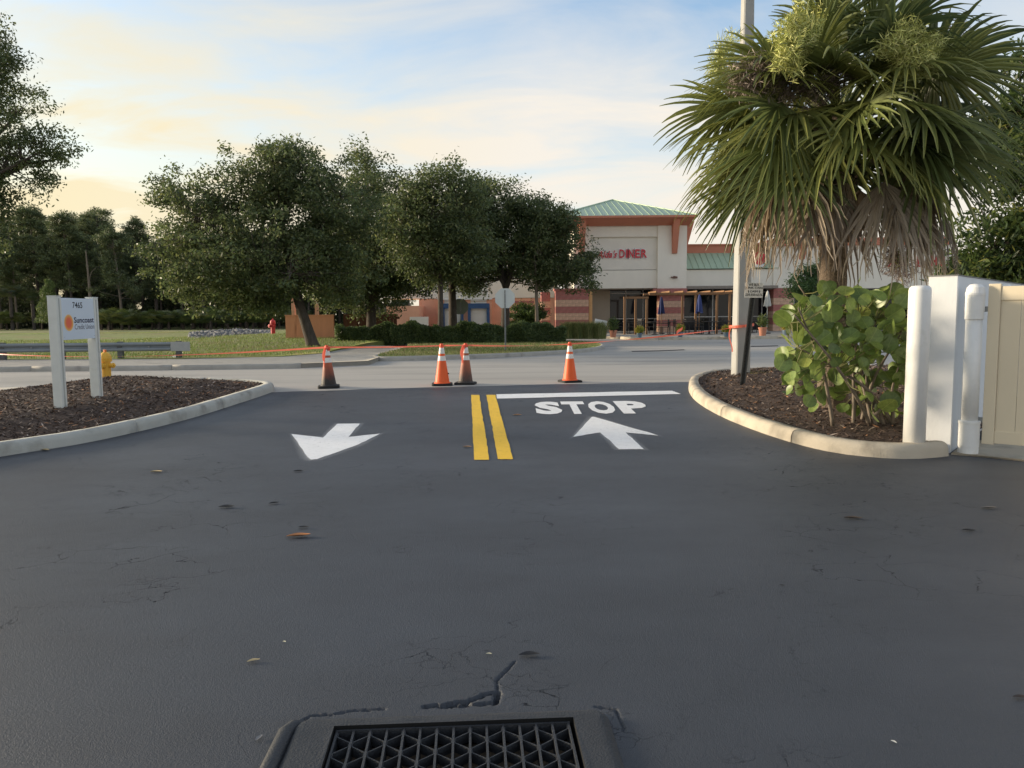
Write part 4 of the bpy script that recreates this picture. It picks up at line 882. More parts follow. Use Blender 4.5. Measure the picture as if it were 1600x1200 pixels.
# ---- orange block wall and wood fence
wa, wb = at(447, 536, 38.5), at(522, 536, 38.5)
ow = empty('block_wall', (wa.x, 38.5, .3)); tag(ow, 'orange painted block wall behind the leaning oak trunk', 'wall')
z1 = zat(493.5, 38.5, 480); zb_ = .15; nx, nz = 8, 9; bw_, bh_ = (wb.x - wa.x) / nx, (z1 - zb_) / nz
MB().box(wa.x + .01, wb.x - .01, 38.51, 38.7, zb_, z1 - .01).build('core', ORANGEW, ow, world=True)
for j in range(nz):
    for k in range(nx + 1):
        x0 = max(wa.x, wa.x + (k - (.5 if j % 2 else 0)) * bw_); x1_ = min(wb.x, wa.x + (k + 1 - (.5 if j % 2 else 0)) * bw_)
        if x1_ - x0 > .05: MB().box(x0 + .001, x1_ - .001, 38.502 + rng.normal(0, .0007), 38.6, zb_ + j * bh_ + .001, zb_ + (j + 1) * bh_ - .001).build('block', ORANGEW, ow, world=True)
MB().box(wa.x - .02, wb.x + .02, 38.47, 38.72, z1, z1 + .05, .01).build('coping', ORANGEW, ow, world=True)
for a, b in ((455.5, 460), (492, 496)): MB().box(bx(a, 44), bx(b, 44), 44, 44.4, .1, zat(466, 44, 458), .02).build('pillar', SALMON, ow, world=True)
fx0, fx1 = bx(536, 42), bx(624, 42); wf = empty('wood_fence', (fx0, 42, .1)); tag(wf, 'dark brown board fence between the oak trunk and salmon wall', 'fence'); fm = MB().box(.006, .19, 0, .03, 0, zat(491, 42, 560) - .1); fme = new_mesh('board', fm.v, fm.f); fme.materials.append(WOODD)
for k in range(int((fx1 - fx0) / .195)): share('board', fme, wf, (k * .195, rng.normal(0, .006), rng.normal(0, .012)))
MB().box(0, fx1 - fx0, .031, .08, .3, .42).build('rail', WOODD, wf); MB().box(0, fx1 - fx0, .031, .08, 1.2, 1.32).build('rail', WOODD, wf)
# ---- stop signs seen from behind
def octo(px, py, Y, wpx, gz_, label, lean=0., mat=SIGNB, rz=0.):
    c = at(px, py, Y); w_ = wpx * Y / 1200 / 2; r = empty('stop_sign', (c.x, c.y, gz_), rz); tag(r, label, 'sign'); h = c.z - gz_
    pts = [(w_ / math.cos(R(22.5)) * math.cos(R(22.5 + 45 * k)), h + w_ / math.cos(R(22.5)) * math.sin(R(22.5 + 45 * k))) for k in range(8)]
    V = [(x, .012, z) for x, z in pts] + [(x, .016, z) for x, z in pts]; mk('plate', V, [tuple(range(8)), tuple(range(15, 7, -1))] + [(k, 8 + k, 8 + (k + 1) % 8, (k + 1) % 8) for k in range(8)], mat, r)
    MB().box(-.025, .025, -.02, .012, -.3, h + w_ * .85, .005).build('post', GALV, r); MB().box(-.012, .012, -.0225, -.0202, -.1, h + w_ * .8).build('post_groove', POSTD, r)
    for dz_ in (-.5, .5): V, Fc = tube([(0, -.0225, h + dz_ * w_), (0, -.032, h + dz_ * w_)], .014, 6); mk('bolt', V, Fc, GALV, r)
    return r
s0 = hit(791, 548, .13); octo(789, 466, s0.y, 30.4, s0.z, 'grey back of an octagonal stop sign on the grass island')
octo(719.5, 479, 44., 24, .1, 'shaded back of an octagonal stop sign between two oak trunks', mat=M('sign_back_shaded', (.16, .19, .16), .6))  # shade on this sign is put into a darker sign back colour

# ================================================================== PATIO
def pot_plant(px, py, w_px, h_pot, h_all, pot, kind, label):
    p = hit(px, py, .145); s = p.y / 1200; r = empty('potted_plant', p); tag(r, label, 'potted plant'); w_ = w_px * s / 2; hp_ = h_pot * s; ha = h_all * s
    MB().lathe([(w_ * .72, 0), (w_ * .95, hp_ * .8), (w_ * 1.05, hp_ * .82), (w_ * 1.05, hp_), (w_ * .9, hp_), (w_ * .88, hp_ * .9)], 16).build('pot', pot, r)
    n = 170; a = rng.uniform(0, 2 * np.pi, n); t = rng.random(n); rad = w_ * 1.35 * t ** .7
    C = np.c_[rad * np.cos(a), rad * np.sin(a), hp_ + (ha - hp_) * rng.uniform(.1, 1, n) * (1 - .4 * t)]; ax = np.c_[np.cos(a), np.sin(a), rng.uniform(.4, 1.6, n)]
    V, Fc = leaf_cards(C, rng.uniform(.22, .42, n), .05, None, ax); pal = np.array({'fern': [(.05, .09, .025), (.08, .12, .03)], 'croton': [(.36, .36, .05), (.22, .30, .05), (.42, .30, .06)], 'grassy': [(.09, .14, .04), (.16, .19, .06)]}[kind])
    mk('foliage', V, Fc, LEAF, r, cols=np.repeat(pal[rng.integers(0, len(pal), n)], 4, 0)); return r
pot_plant(958, 527, 12, 11, 32, TERRA, 'fern', 'terracotta pot with dark fern at the left end of the diner windows')
pot_plant(999, 527.5, 9, 7, 18, BLUEP, 'croton', 'yellow leaved plant in a low pot below the pergola posts')
pot_plant(1063, 526.5, 9, 8, 20, BLUEP, 'croton', 'yellow green plant in a blue pot below the navy umbrellas')
pot_plant(1135, 526, 10, 7, 17, BLUEP, 'croton', 'yellow plant in a blue pot just left of the light pole')
pot_plant(1191.5, 524.5, 13, 13, 34, TERRA, 'grassy', 'large terracotta pot with grassy plant right of the light pole')
pot_plant(1228, 523, 12, 7, 24, BLUEP, 'croton', 'yellow flowering plant by the banded pier right of the pole')
YP = 45.5
pg = empty('pergola', (bx(1060, YP), YP, ZG)); tag(pg, 'brown timber pergola frame over the diner patio', 'pergola')
zt1, zt2 = zat(467, YP), zat(461, YP)
for px_, tp_ in ((976, zt1), (993, zt1), (1010.5, zt1), (1087, zt2), (1120, zt2), (1140, zt2)): MB().box(bx(px_, YP) - .06, bx(px_, YP) + .06, YP - .06, YP + .06, ZG, tp_ - .05, .008).build('post', WOOD, pg, world=True)
MB().box(bx(1066, YP + 2) - .06, bx(1066, YP + 2) + .06, YP + 1.94, YP + 2.06, ZG, zt2 - .05, .008).build('post', WOOD, pg, world=True)
MB().box(bx(974, YP), bx(1013, YP), YP - .075, YP + .075, zt1 - .05, zt1 + .07, .01).build('beam', WOOD, pg, world=True); MB().box(bx(1014, YP), bx(1146, YP), YP - .08, YP + .08, zt2 - .05, zt2 + .07, .01).build('beam', WOOD, pg, world=True)
MB().box(bx(1014, YP) , bx(1146, YP), YP + 1.92, YP + 2.08, zt2 - .05, zt2 + .07, .01).build('beam', WOOD, pg, world=True)
for px_ in (1024, 1045, 1066, 1087, 1108, 1129, 1142): MB().box(bx(px_, YP) - .03, bx(px_, YP) + .03, YP - .3, YP + 2.3, zt2 + .071, zt2 + .16).build('rafter', WOOD, pg, world=True)
def umbrella(px, pt, pb, base_py, mat, label, Y):
    c = at(px, base_py, Y); r = empty('patio_umbrella', (c.x, Y, ZG)); tag(r, label, 'umbrella'); zt_, zb2 = zat(pt, Y, px) - ZG, zat(pb, Y, px) - ZG
    V, Fc = tube([(0, 0, 0), (0, 0, zt_ + .03)], .022, 8); mk('pole', V, Fc, CANVW if mat is CANVW else WOOD, r); MB().lathe([(.22, 0), (.22, .05), (.05, .07)], 16).build('base', BLACKM, r)
    n = 16; prof = [(.03, zt_ + .02), (.07, zt_ - .10), (.11, zt_ - (zt_ - zb2) * .35), (.15, zt_ - (zt_ - zb2) * .75), (.17, zb2)]; V = []
    for i, (rr, z) in enumerate(prof):
        for k in range(n): a = 2 * math.pi * k / n; q = rr * (1 + (.32 if k % 2 else -.22) * i / 4); V.append((q * math.cos(a), q * math.sin(a), z + (rng.normal(0, .05) if i == 4 else 0)))
    mk('canopy', V, [(i * n + k, i * n + (k + 1) % n, (i + 1) * n + (k + 1) % n, (i + 1) * n + k) for i in range(4) for k in range(n)], mat, r)
umbrella(1092, 460.5, 489, 523, NAVYL, 'closed navy patio umbrella in front of the white window frames', 44.5)
umbrella(1033, 464, 490, 523, NAVY, 'closed dark navy umbrella in the shade by the banded pier', 46.4)
umbrella(1166.5, 463, 488, 522, NAVYL, 'closed navy umbrella peeking out right of the light pole', 45.)
umbrella(1198, 455, 478, 522, CANVW, 'closed white umbrella beside the large terracotta pot', 45.)
def chair_proto():
    r = empty('patio_chair'); MB().box(-.22, .22, -.22, .22, .42, .45, .008).build('seat', BLACKM, r)
    bk = MB(); 
    for k in range(5): bk.box(-.2 + k * .095, -.185 + k * .095, .2, .22, .45, .86)
    bk.box(-.22, .22, .2, .225, .84, .90); bk.build('backrest', BLACKM, r)
    for sx in (-1, 1):
        for sy in (-1, 1): MB().box(sx * .2 - .014, sx * .2 + .014, sy * .2 - .014, sy * .2 + .014, 0, .42).build('leg', BLACKM, r)
        MB().box(sx * .23 - .015, sx * .23 + .015, -.2, .22, .63, .66).build('armrest', BLACKM, r)
    return r
def table_proto():
    r = empty('patio_table'); MB().lathe([(.40, .72), (.42, .73), (.42, .75), (.40, .76)], 20).build('top', BLACKM, r); V, Fc = tube([(0, 0, .03), (0, 0, .72)], .03, 8); mk('stem', V, Fc, BLACKM, r); MB().lathe([(.26, 0), (.26, .02), (.06, .05)], 16).build('foot', BLACKM, r); return r
cp_, tp_ = chair_proto(), table_proto(); first = [True, True]
for px_, Y, chs in ((983, 47.2, (-1, 1)), (1002, 46.3, (-1, 1)), (1022, 44.6, (-1, 1)), (1047, 44.6, (-1, 1)), (1077, 44.4, (-1, 1)), (1108, 44.5, (-1, 1)), (1131, 45, (-1,)), (1176, 46.5, (1,))):
    x = bx(px_, Y); t = tp_ if first[1] else copy_tree(tp_); first[1] = False; t.location = (x, Y, ZG); tag(t, 'small round black table on the diner patio', 'table', 'patio tables')
    for s_ in chs:
        c = cp_ if first[0] else copy_tree(cp_); first[0] = False; c.location = (x + s_ * .62, Y + rng.normal(0, .1), ZG); c.rotation_euler = (0, 0, -s_ * math.pi / 2 + rng.normal(0, .3)); tag(c, 'black metal slat back chair on the diner patio', 'chair', 'patio chairs')
ab = at(934, 510, 41.3); o = empty('sandwich_board', (ab.x, 41.3, .2)); tag(o, 'small tilted white board sticking out of the ornamental grass', 'sign'); q = MB().box(-.33, .33, -.015, .015, .45, 1.0, .004).build('board', WHITE, o); q.rotation_euler = (R(-10), R(12), 0); MB().box(-.02, .02, -.015, .015, -.1, .5).build('stake', GALV, o)

# ================================================================== VEGETATION
OAKP = np.array([(.090, .122, .050), (.110, .142, .056), (.138, .165, .062), (.072, .102, .048), (.175, .185, .072)]); OAKW = [.28, .30, .20, .15, .07]
def broad_tree(name, label, base, fork, blobs, seed, nclump, lpc, leaf=(.13, .055), trunk_r=.16, pal=OAKP, pw_=OAKW, cat='tree', group=None, bark=BARK, limbs=9, tight=1.0, droop=.0, bend=None):
    """trunk from base to fork, limbs out to clumps of leaves that fill uneven blobs (centre, radii)"""
    rg = np.random.default_rng(seed); base, fork = np.array(base, float), np.array(fork, float)
    r = empty(name, tuple(base)); tag(r, label, cat, group)
    vol = np.array([b[1][0] * b[1][1] * b[1][2] for b in blobs]); vol = vol ** .8; pick = rg.choice(len(blobs), nclump, p=vol / vol.sum())
    d = rg.normal(size=(nclump, 3)); d /= np.linalg.norm(d, axis=1)[:, None]; rad = rg.random(nclump) ** .42
    wob = 1 + .16 * np.sin(d[:, 0] * 5 + seed) * np.cos(d[:, 2] * 6 + seed * 2) + .10 * np.sin(d[:, 1] * 11 + seed)
    C = np.array([blobs[i][0] for i in pick], float) + d * (rad * wob)[:, None] * np.array([blobs[i][1] for i in pick], float)
    # limbs
    mb = MB(); top = fork
    tr_pts = [base + np.array([0, 0, -.15]), base + (fork - base) * .06, base * .66 + fork * .34 + (np.array(bend) if bend is not None else 0), fork]
    mb.tube([tuple(p) for p in tr_pts], [trunk_r * 1.65, trunk_r * 1.18, trunk_r, trunk_r * .82], 10)
    order = rg.permutation(nclump)[:limbs]; nodes = [fork]; nrad = [trunk_r * .7]
    for i in order:
        tgt = C[i]; dirv = tgt - fork; m1 = fork + dirv * .4 + np.array([0, 0, .10 * np.linalg.norm(dirv)]) + rg.normal(0, .12, 3); m2 = fork + dirv * .75 + rg.normal(0, .15, 3) + np.array([0, 0, .06 * np.linalg.norm(dirv)])
        rr = trunk_r * rg.uniform(.42, .62); mb.tube([tuple(fork - np.array([0, 0, .1])), tuple(fork + dirv * .12), tuple(m1), tuple(m2), tuple(tgt)], [rr, rr * .95, rr * .7, rr * .42, rr * .15], 6, False)
        for t in np.linspace(.15, 1, 7):
            q = fork * (1 - t) + tgt * t if t > .99 else (fork + dirv * t + np.array([0, 0, .08 * np.linalg.norm(dirv) * math.sin(math.pi * t)])); nodes.append(q); nrad.append(rr * (1 - .8 * t))
    nodes = np.array(nodes)
    for c in C:
        k = np.argmin(((nodes - c) ** 2).sum(1) + 1.2 * np.maximum(0, nodes[:, 2] - c[2]) ** 2); q = nodes[k]; m = (q + c) / 2 + rg.normal(0, .1, 3); rr = max(.012, min(.035, nrad[k] * .4)); mb.tube([tuple(q), tuple(m), tuple(c)], [rr, rr * .6, rr * .22], 4, False)
    mb.build('trunk', bark, r, world=True, smooth=True)
    # leaves
    n = nclump * lpc; ci = np.repeat(np.arange(nclump), lpc); cr = rg.uniform(.30, .62, nclump) * tight; e = rg.normal(size=(n, 3)); e /= np.linalg.norm(e, axis=1)[:, None]; e *= (rg.random(n) ** .5)[:, None]
    out_ = C - np.array([b[0] for b in blobs]).mean(0); out_ /= np.maximum(.01, np.linalg.norm(out_, axis=1))[:, None]
    sq = np.array([1.15, 1.15, .72]); P_ = C[ci] + e * sq * cr[ci][:, None] + out_[ci] * (rg.random(n) * .25)[:, None]
    # stray sprigs reaching past the outline
    k = rg.random(n) < .05; P_[k] += out_[ci[k]] * rg.uniform(.05, .35, k.sum())[:, None] + np.array([0, 0, .12])
    cl = pal[rg.choice(len(pal), n, p=np.array(pw_) / sum(pw_))] * rg.uniform(.75, 1.25, (n, 1)) * rg.uniform(.8, 1.2, nclump)[ci][:, None]
    N_ = e * .7 + rg.normal(size=(n, 3)) * .7 + np.array([0, 0, .55]); N_ /= np.linalg.norm(N_, axis=1)[:, None]
    A_ = rg.normal(size=(n, 3)); A_[:, 2] -= droop
    V, Fc = leaf_cards(P_, leaf[0] * rg.uniform(.7, 1.35, n), leaf[1] * rg.uniform(.75, 1.3, n), N_, A_)
    mk('crown', V, Fc, LEAF, r, world=True, cols=np.repeat(cl, 4, 0)); return r
def blob(px, py, Y, rx, ry, rz=None):
    c = at(px, py, Y); s = Y / 1200; return (tuple(c), (rx * s, (rz if rz else rx) * s, ry * s))
a_b = hit(489, 541, .2); YA = a_b.y
broad_tree('oak_tree', 'large leaning oak in front of the orange block wall', (a_b.x, a_b.y, lawn_z(np.array([a_b.x]), np.array([a_b.y]))[0]), tuple(at(457, 440, YA)), [blob(440, 285, YA, 90, 56), blob(350, 335, YA, 95, 62), blob(295, 400, YA - 1, 68, 56), blob(500, 335, YA, 90, 90), blob(420, 395, YA - 1, 120, 65), blob(290, 310, YA, 46, 36), blob(520, 430, YA, 62, 50), blob(350, 445, YA - 1, 85, 40), blob(450, 250, YA, 45, 26), blob(400, 462, YA - 1, 50, 28), blob(525, 462, YA, 40, 28)], 3, 760, 95, trunk_r=.21, limbs=14, tight=1.1, leaf=(.15, .068))
broad_tree('oak_tree', 'oak with a low limb reaching right above the hedge', (xat(579, 40.), 40., .15), tuple(at(580, 472, 40.)), [blob(575, 310, 40, 75, 60), blob(555, 390, 40, 80, 65), blob(630, 370, 40, 75, 70), blob(600, 440, 40, 75, 38), blob(545, 455, 40, 60, 36), blob(560, 275, 40, 34, 32), blob(640, 440, 40, 45, 30), blob(510, 440, 41, 45, 40)], 5, 520, 90, trunk_r=.26, limbs=12, leaf=(.17, .078), tight=1.3)
c_b = hit(689, 536, .13)
broad_tree('oak_tree', 'slender oak with a thin straight trunk in front of the hedge', (c_b.x, c_b.y, .23), tuple(at(688, 430, c_b.y)), [blob(690, 320, c_b.y, 70, 55), blob(655, 375, c_b.y, 65, 56), blob(720, 385, c_b.y, 65, 48), blob(705, 280, c_b.y, 34, 26), blob(690, 415, c_b.y, 50, 26), blob(645, 320, c_b.y, 45, 40)], 8, 380, 90, trunk_r=.135, limbs=9, leaf=(.16, .07), tight=1.2)
broad_tree('oak_tree', 'oak with a dark trunk behind the hedge in front of the docks', (xat(708, 43.), 43., .1), tuple(at(706, 440, 43.)), [blob(740, 335, 43, 60, 50), blob(700, 400, 43, 62, 45), blob(755, 390, 43, 50, 45), blob(725, 432, 43, 40, 26)], 11, 260, 85, trunk_r=.24, limbs=8, leaf=(.18, .08), tight=1.3)
broad_tree('oak_tree', 'forked oak right behind the stop sign on the grass island', (xat(789, 42.), 42., .1), tuple(at(790, 452, 42.)), [blob(785, 335, 42, 66, 46), blob(765, 400, 42, 58, 42), blob(830, 375, 42, 62, 50), blob(830, 335, 42, 42, 28), blob(745, 335, 42, 36, 44), blob(745, 430, 42, 26, 22), blob(845, 425, 42, 40, 26)], 14, 400, 88, trunk_r=.25, limbs=9, leaf=(.17, .075), tight=1.25)
broad_tree('oak_tree', 'small oak with a slim pale trunk left of the diner tower', (xat(839, 40.5), 40.5, .1), tuple(at(838, 448, 40.5)), [blob(868, 372, 40.5, 44, 40), blob(888, 420, 40.5, 42, 30), blob(850, 412, 40.5, 42, 34), blob(912, 398, 40.5, 14, 20), blob(922, 442, 40.5, 18, 12), blob(872, 342, 40.5, 30, 20)], 17, 270, 85, trunk_r=.10, limbs=8, leaf=(.155, .068), tight=1.0, bark=BARK_L)
broad_tree('oak_tree', 'oak overhanging from the left edge of the picture', (xat(-150, 28.), 28., .2), tuple(at(-130, 380, 28.)), [blob(-90, 120, 28, 130, 80), blob(-10, 165, 28, 36, 80), blob(64, 224, 28, 62, 24), blob(20, 235, 28, 50, 34), blob(-30, 260, 28, 56, 65), blob(55, 275, 28, 24, 42), blob(-60, 350, 28, 62, 56), blob(0, 325, 28, 26, 36), blob(-160, 240, 28, 110, 90), blob(-10, 90, 28, 34, 50)], 21, 640, 85, trunk_r=.34, limbs=14, leaf=(.13, .058), tight=.95)
# right: dense tree behind the enclosure
YT = 13.5
broad_tree('broadleaf_tree', 'dense glossy tree behind the white enclosure wall at the right', (xat(1700, YT), YT, .3), tuple(at(1680, 460, YT)), [blob(1590, 380, YT, 95, 55), blob(1650, 280, YT, 110, 90), blob(1545, 415, YT, 60, 28), blob(1600, 200, YT + .6, 50, 70), blob(1680, 120, YT, 90, 90)], 31, 420, 60, leaf=(.15, .045), trunk_r=.16, limbs=10, tight=.55, pal=np.array([(.055, .088, .030), (.080, .12, .036), (.125, .165, .042), (.24, .24, .06), (.040, .066, .026)]), pw_=[.32, .30, .16, .06, .16], droop=.8)
broad_tree('small_tree', 'small bushy green tree by the shops left of the palm trunk', (xat(1266, 41.), 41., .2), tuple(at(1266, 480, 41.)), [blob(1262, 442, 41, 26, 22), blob(1278, 432, 41, 16, 20), blob(1250, 455, 41, 18, 14)], 37, 70, 90, leaf=(.16, .05), trunk_r=.07, limbs=6, tight=.8, pal=np.array([(.05, .10, .035), (.08, .14, .05)]), pw_=[.6, .4])
broad_tree('round_bush', 'clipped round bush between the stop sign and banded piers', (xat(822, 45.), 45., .1), tuple(at(822, 512, 45.)), [blob(822, 497, 45, 23, 18), blob(835, 490, 45, 12, 12)], 41, 90, 110, leaf=(.12, .06), trunk_r=.05, limbs=5, tight=.62, pal=np.array([(.05, .085, .022), (.08, .12, .03)]), pw_=[.6, .4], cat='bush')
# ---- hedges
def hedge(name, label, px0, px1, Y0, Y1, ptop, seed, n=26000):
    rg = np.random.default_rng(seed); x0, x1 = xat(px0, Y0), xat(px1, Y0); zt = zat(ptop, Y0, (px0 + px1) / 2); zb = .2; r = empty(name, ((x0 + x1) / 2, Y0, zb)); tag(r, label, 'hedge')
    u, v, w = rg.random(n), rg.random(n), rg.random(n); face = rg.random(n); x = x0 + (x1 - x0) * u; bumpz = .10 * np.sin(x * 2.3 + seed) + .07 * np.sin(x * 5.1) + .04 * np.sin(x * 11 + 2)
    y = np.where(face < .55, Y0 + rg.random(n) ** 2 * .35, Y0 + (Y1 - Y0) * v); z = np.where(face < .55, zb + (zt - zb + bumpz) * w, zt + bumpz - rg.random(n) ** 2 * .22)
    y += .08 * np.sin(x * 3.1 + z * 4) + .05 * np.sin(x * 8); P_ = np.c_[x, y, z] + rg.normal(0, .03, (n, 3)); N_ = np.where((face < .55)[:, None], np.array([[0, -1, .5]]), np.array([[0, -.3, 1]])) + rg.normal(0, .6, (n, 3)); N_ /= np.linalg.norm(N_, axis=1)[:, None]
    V, Fc = leaf_cards(P_, rg.uniform(.06, .12, n), rg.uniform(.035, .06, n), N_, None); pal = np.array([(.060, .095, .032), (.080, .12, .038), (.105, .15, .045), (.15, .185, .06)]); k = rg.choice(4, n, p=[.36, .34, .22, .08])
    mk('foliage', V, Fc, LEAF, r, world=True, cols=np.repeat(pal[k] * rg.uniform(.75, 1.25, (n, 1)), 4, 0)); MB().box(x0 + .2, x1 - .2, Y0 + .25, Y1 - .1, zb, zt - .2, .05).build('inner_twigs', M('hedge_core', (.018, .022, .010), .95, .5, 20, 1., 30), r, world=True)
    for k in range(int((x1 - x0) / .5)): V, Fc = tube([(x0 + .25 + k * .5, Y0 + .3, zb - .1), (x0 + .25 + k * .5 + rg.normal(0, .05), Y0 + .3, zb + .3)], .02, 5); mk('stem', V, Fc, BARK, r, world=True)
hy = hit(600, 537, .13).y
hedge('hedge', 'lower clipped hedge behind the paved path at the left', 524, 612, hy, hy + 1.3, 510.5, 2, 15000); hedge('hedge', 'long clipped hedge behind the grass island and stop sign', 610, 884, hy - .2, hy + 1.4, 508.5, 6, 42000)
def tuft(name, label, px, py, wpx, h, n, seed, pal, group=None, dz=.13):
    rg = np.random.default_rng(seed); p = hit(px, py, dz); s = p.y / 1200; r = empty(name, p); tag(r, label, 'plant', group); w_ = wpx * s / 2
    a = rg.uniform(0, 2 * np.pi, n); b0 = np.c_[np.cos(a), np.sin(a)] * (w_ * .85 * rg.random(n) ** .6)[:, None]; hh = h * s * rg.uniform(.6, 1.1, n); lean = b0 * .25 + rg.normal(0, .10, (n, 2)); V = []; 
    p0 = np.c_[b0, np.zeros(n)]; p1 = np.c_[b0 + lean * .5, hh * .65]; p2 = np.c_[b0 + lean * 1.6, hh]; sd = np.c_[np.cos(a + 1.5), np.sin(a + 1.5), np.zeros(n)] * .008
    V = np.stack([p0 - sd, p0 + sd, p1 - sd * .8, p1 + sd * .8, p2], 1).reshape(-1, 3); i = np.arange(n)[:, None] * 5; Q = np.vstack([i + np.array([0, 1, 3]), i + np.array([0, 3, 2]), i + np.array([2, 3, 4])])
    mk('blades', V, Q, GRASSB, r, cols=np.repeat(np.array(pal)[rg.integers(0, len(pal), n)] * rg.uniform(.7, 1.3, (n, 1)), 5, 0)); return r
for k, (px_, lb) in enumerate(((888, 'at the left end beside the hedge'), (904, 'second from the hedge'), (920, 'beside the white board'), (937, 'at the right end near the fern pot'))): tuft('ornamental_grass', 'clump of ornamental grass ' + lb, px_, 529.5, 24, 27, 1500, 50 + k, [(.13, .17, .05), (.20, .22, .07), (.09, .13, .04), (.26, .25, .10)], 'ornamental grass clumps')
# ---- pine wood
PINEP = np.array([(.105, .135, .058), (.130, .158, .065), (.155, .178, .072), (.085, .112, .054)])
def pine_proto(seed, h, cr, lo):
    rg = np.random.default_rng(seed); r = empty('pine_tree'); lean = rg.normal(0, .25, 2); mb = MB(); tp = lambda t: (lean[0] * t * t, lean[1] * t * t, h * t)
    mb.tube([(0, 0, -.3)] + [tp(t) for t in (.05, .3, .6, .85, 1)], [.17, .15, .13, .10, .06, .02], 7); C = []
    for k in range(42):
        t = lo + (1 - lo) * rg.random() ** .8; a = rg.uniform(0, 2 * np.pi); ln = cr * (1.05 - .65 * (t - lo) / (1 - lo)) * rg.uniform(.5, 1.1); p = np.array(tp(t)); q = p + np.array([math.cos(a) * ln, math.sin(a) * ln, ln * rg.uniform(-.05, .5)]); mb.tube([tuple(p), tuple((p + q) / 2 + np.array([0, 0, -.05])), tuple(q)], [.035, .025, .01], 4, False); C += [q, q + rg.normal(0, .35, 3), (p * .35 + q * .65) + rg.normal(0, .25, 3)]
    C.append(np.array(tp(1.))); C = np.array(C); mb.build('trunk', BARK_L if seed % 2 else BARK, r, smooth=True); m = 75; n = len(C) * m; ci = np.repeat(np.arange(len(C)), m); e = rg.normal(size=(n, 3)); e /= np.linalg.norm(e, axis=1)[:, None]
    P_ = C[ci] + e * (rg.random(n) ** .5 * .48)[:, None] * np.array([1.1, 1.1, .75]); V, Fc = leaf_cards(P_, rg.uniform(.22, .42, n), rg.uniform(.05, .09, n), None, e + np.array([0, 0, .5])); mk('crown', V, Fc, NEEDLE, r, cols=np.repeat(PINEP[rg.integers(0, 4, n)] * rg.uniform(.75, 1.25, (n, 1)) * rg.uniform(.75, 1.25, len(C))[ci][:, None], 4, 0)); return r
protos = [pine_proto(61, 11.5, 2.5, .40), pine_proto(62, 12.6, 2.2, .48), pine_proto(63, 10.2, 2.6, .28), pine_proto(64, 12.0, 2.9, .38), pine_proto(65, 8.0, 2.0, .18)]; usedp = [False] * 5
rg = np.random.default_rng(99)
spots = [(px_ + rg.normal(0, 6), Y) for Y, st_ in ((84, 27), (92, 25), (101, 23), (112, 21)) for px_ in np.arange(-60 + (Y % 7) * 3, 640, st_)]
for i, (px_, Y) in enumerate(spots):
    k = int(rg.integers(0, 4)) if Y < 105 else int(rg.integers(0, 5)); o = protos[k] if not usedp[k] else copy_tree(protos[k]); usedp[k] = True; hs = 1.0
    if px_ > 215: hs = .84
    o.location = (xat(px_, Y), Y + rg.normal(0, 2.), .1); o.rotation_euler = (0, 0, rg.uniform(0, 6.28)); f_ = rg.uniform(.82, 1.08) * hs * (Y / 84) ** .6; o.scale = (f_ * rg.uniform(.9, 1.15),) * 2 + (f_,)
    tag(o, 'tall slender pine in the wood beyond the field', 'tree', 'pines of the wood beyond the field')
for k in range(5):
    if not usedp[k]: [bpy.data.objects.remove(c) for c in list(protos[k].children)]; bpy.data.objects.remove(protos[k])
dp = empty('dead_tree', (xat(143, 80.), 80., .1)); tag(dp, 'bare pale dead trunk rising behind the credit union sign', 'tree')
b0 = Vector(dp.location); p1, p2 = at(139, 440, 80.), at(134, 392, 80.); V, Fc = tube([b0 - Vector((0, 0, .3)), p1, p2], [.17, .13, .06], 7); mk('trunk', V, Fc, BARK_L, dp, world=True); V, Fc = tube([p1, at(143, 425, 80.), at(151, 417, 80.)], [.05, .04, .02], 5); mk('branch', V, Fc, BARK_L, dp, world=True)
yp = empty('young_pine', (xat(78, 66.), 66., .2)); tag(yp, 'young bright green pine sapling left of the credit union sign', 'tree'); rg = np.random.default_rng(5); n = 3600; t = rg.random(n); z = .9 + 3.6 * t; rr = (1.0 * (1 - t) ** .7 + .15) * rg.random(n) ** .5; a = rg.uniform(0, 6.28, n)
V, Fc = leaf_cards(np.c_[rr * np.cos(a) + .15 * np.sin(z * 5), rr * np.sin(a), z], rg.uniform(.2, .38, n), .05, None, np.c_[np.cos(a), np.sin(a), np.full(n, 1.2)]); mk('crown', V, Fc, NEEDLE, yp, cols=np.repeat(np.array([(.12, .17, .05), (.16, .20, .06), (.09, .13, .04)])[rg.integers(0, 3, n)], 4, 0)); V, Fc = tube([(0, 0, -.2), (0, 0, 4.3)], [.07, .02], 6); mk('trunk', V, Fc, BARK_L, yp)
def palmetto_proto(seed, hgt, rad, fans, pal):
    rg = np.random.default_rng(seed); V = []; cl = []
    for f in range(fans):
        a = rg.uniform(0, 6.28); hub = np.array([math.cos(a), math.sin(a), 0]) * rad * rg.random() ** .6; hub[2] = hgt * rg.uniform(.35, .85); od = np.array([math.cos(a), math.sin(a), rg.uniform(.2, 1.4)]); od /= np.linalg.norm(od); sd = np.cross(od, [0, 0, 1.]); sd /= max(.1, np.linalg.norm(sd)); c = np.array(pal)[rg.integers(0, len(pal))] * rg.uniform(.75, 1.25)
        for ph in np.linspace(-1.6, 1.6, 13):
            dd = od * math.cos(ph) + sd * math.sin(ph); L_ = rg.uniform(.5, .75); e = hub + dd * L_ - np.array([0, 0, .10]); pr = np.cross(dd, np.cross(od, sd)); pr /= max(.1, np.linalg.norm(pr)); m = hub + dd * L_ * .5; V += [hub, m + pr * .03, e, m - pr * .03]; cl += [c] * 4
    return np.array(V), np.arange(len(V)).reshape(-1, 4), np.array(cl)
rg = np.random.default_rng(123); PALP = [(.085, .12, .035), (.12, .15, .045), (.06, .09, .03), (.16, .17, .06)]; pms = []
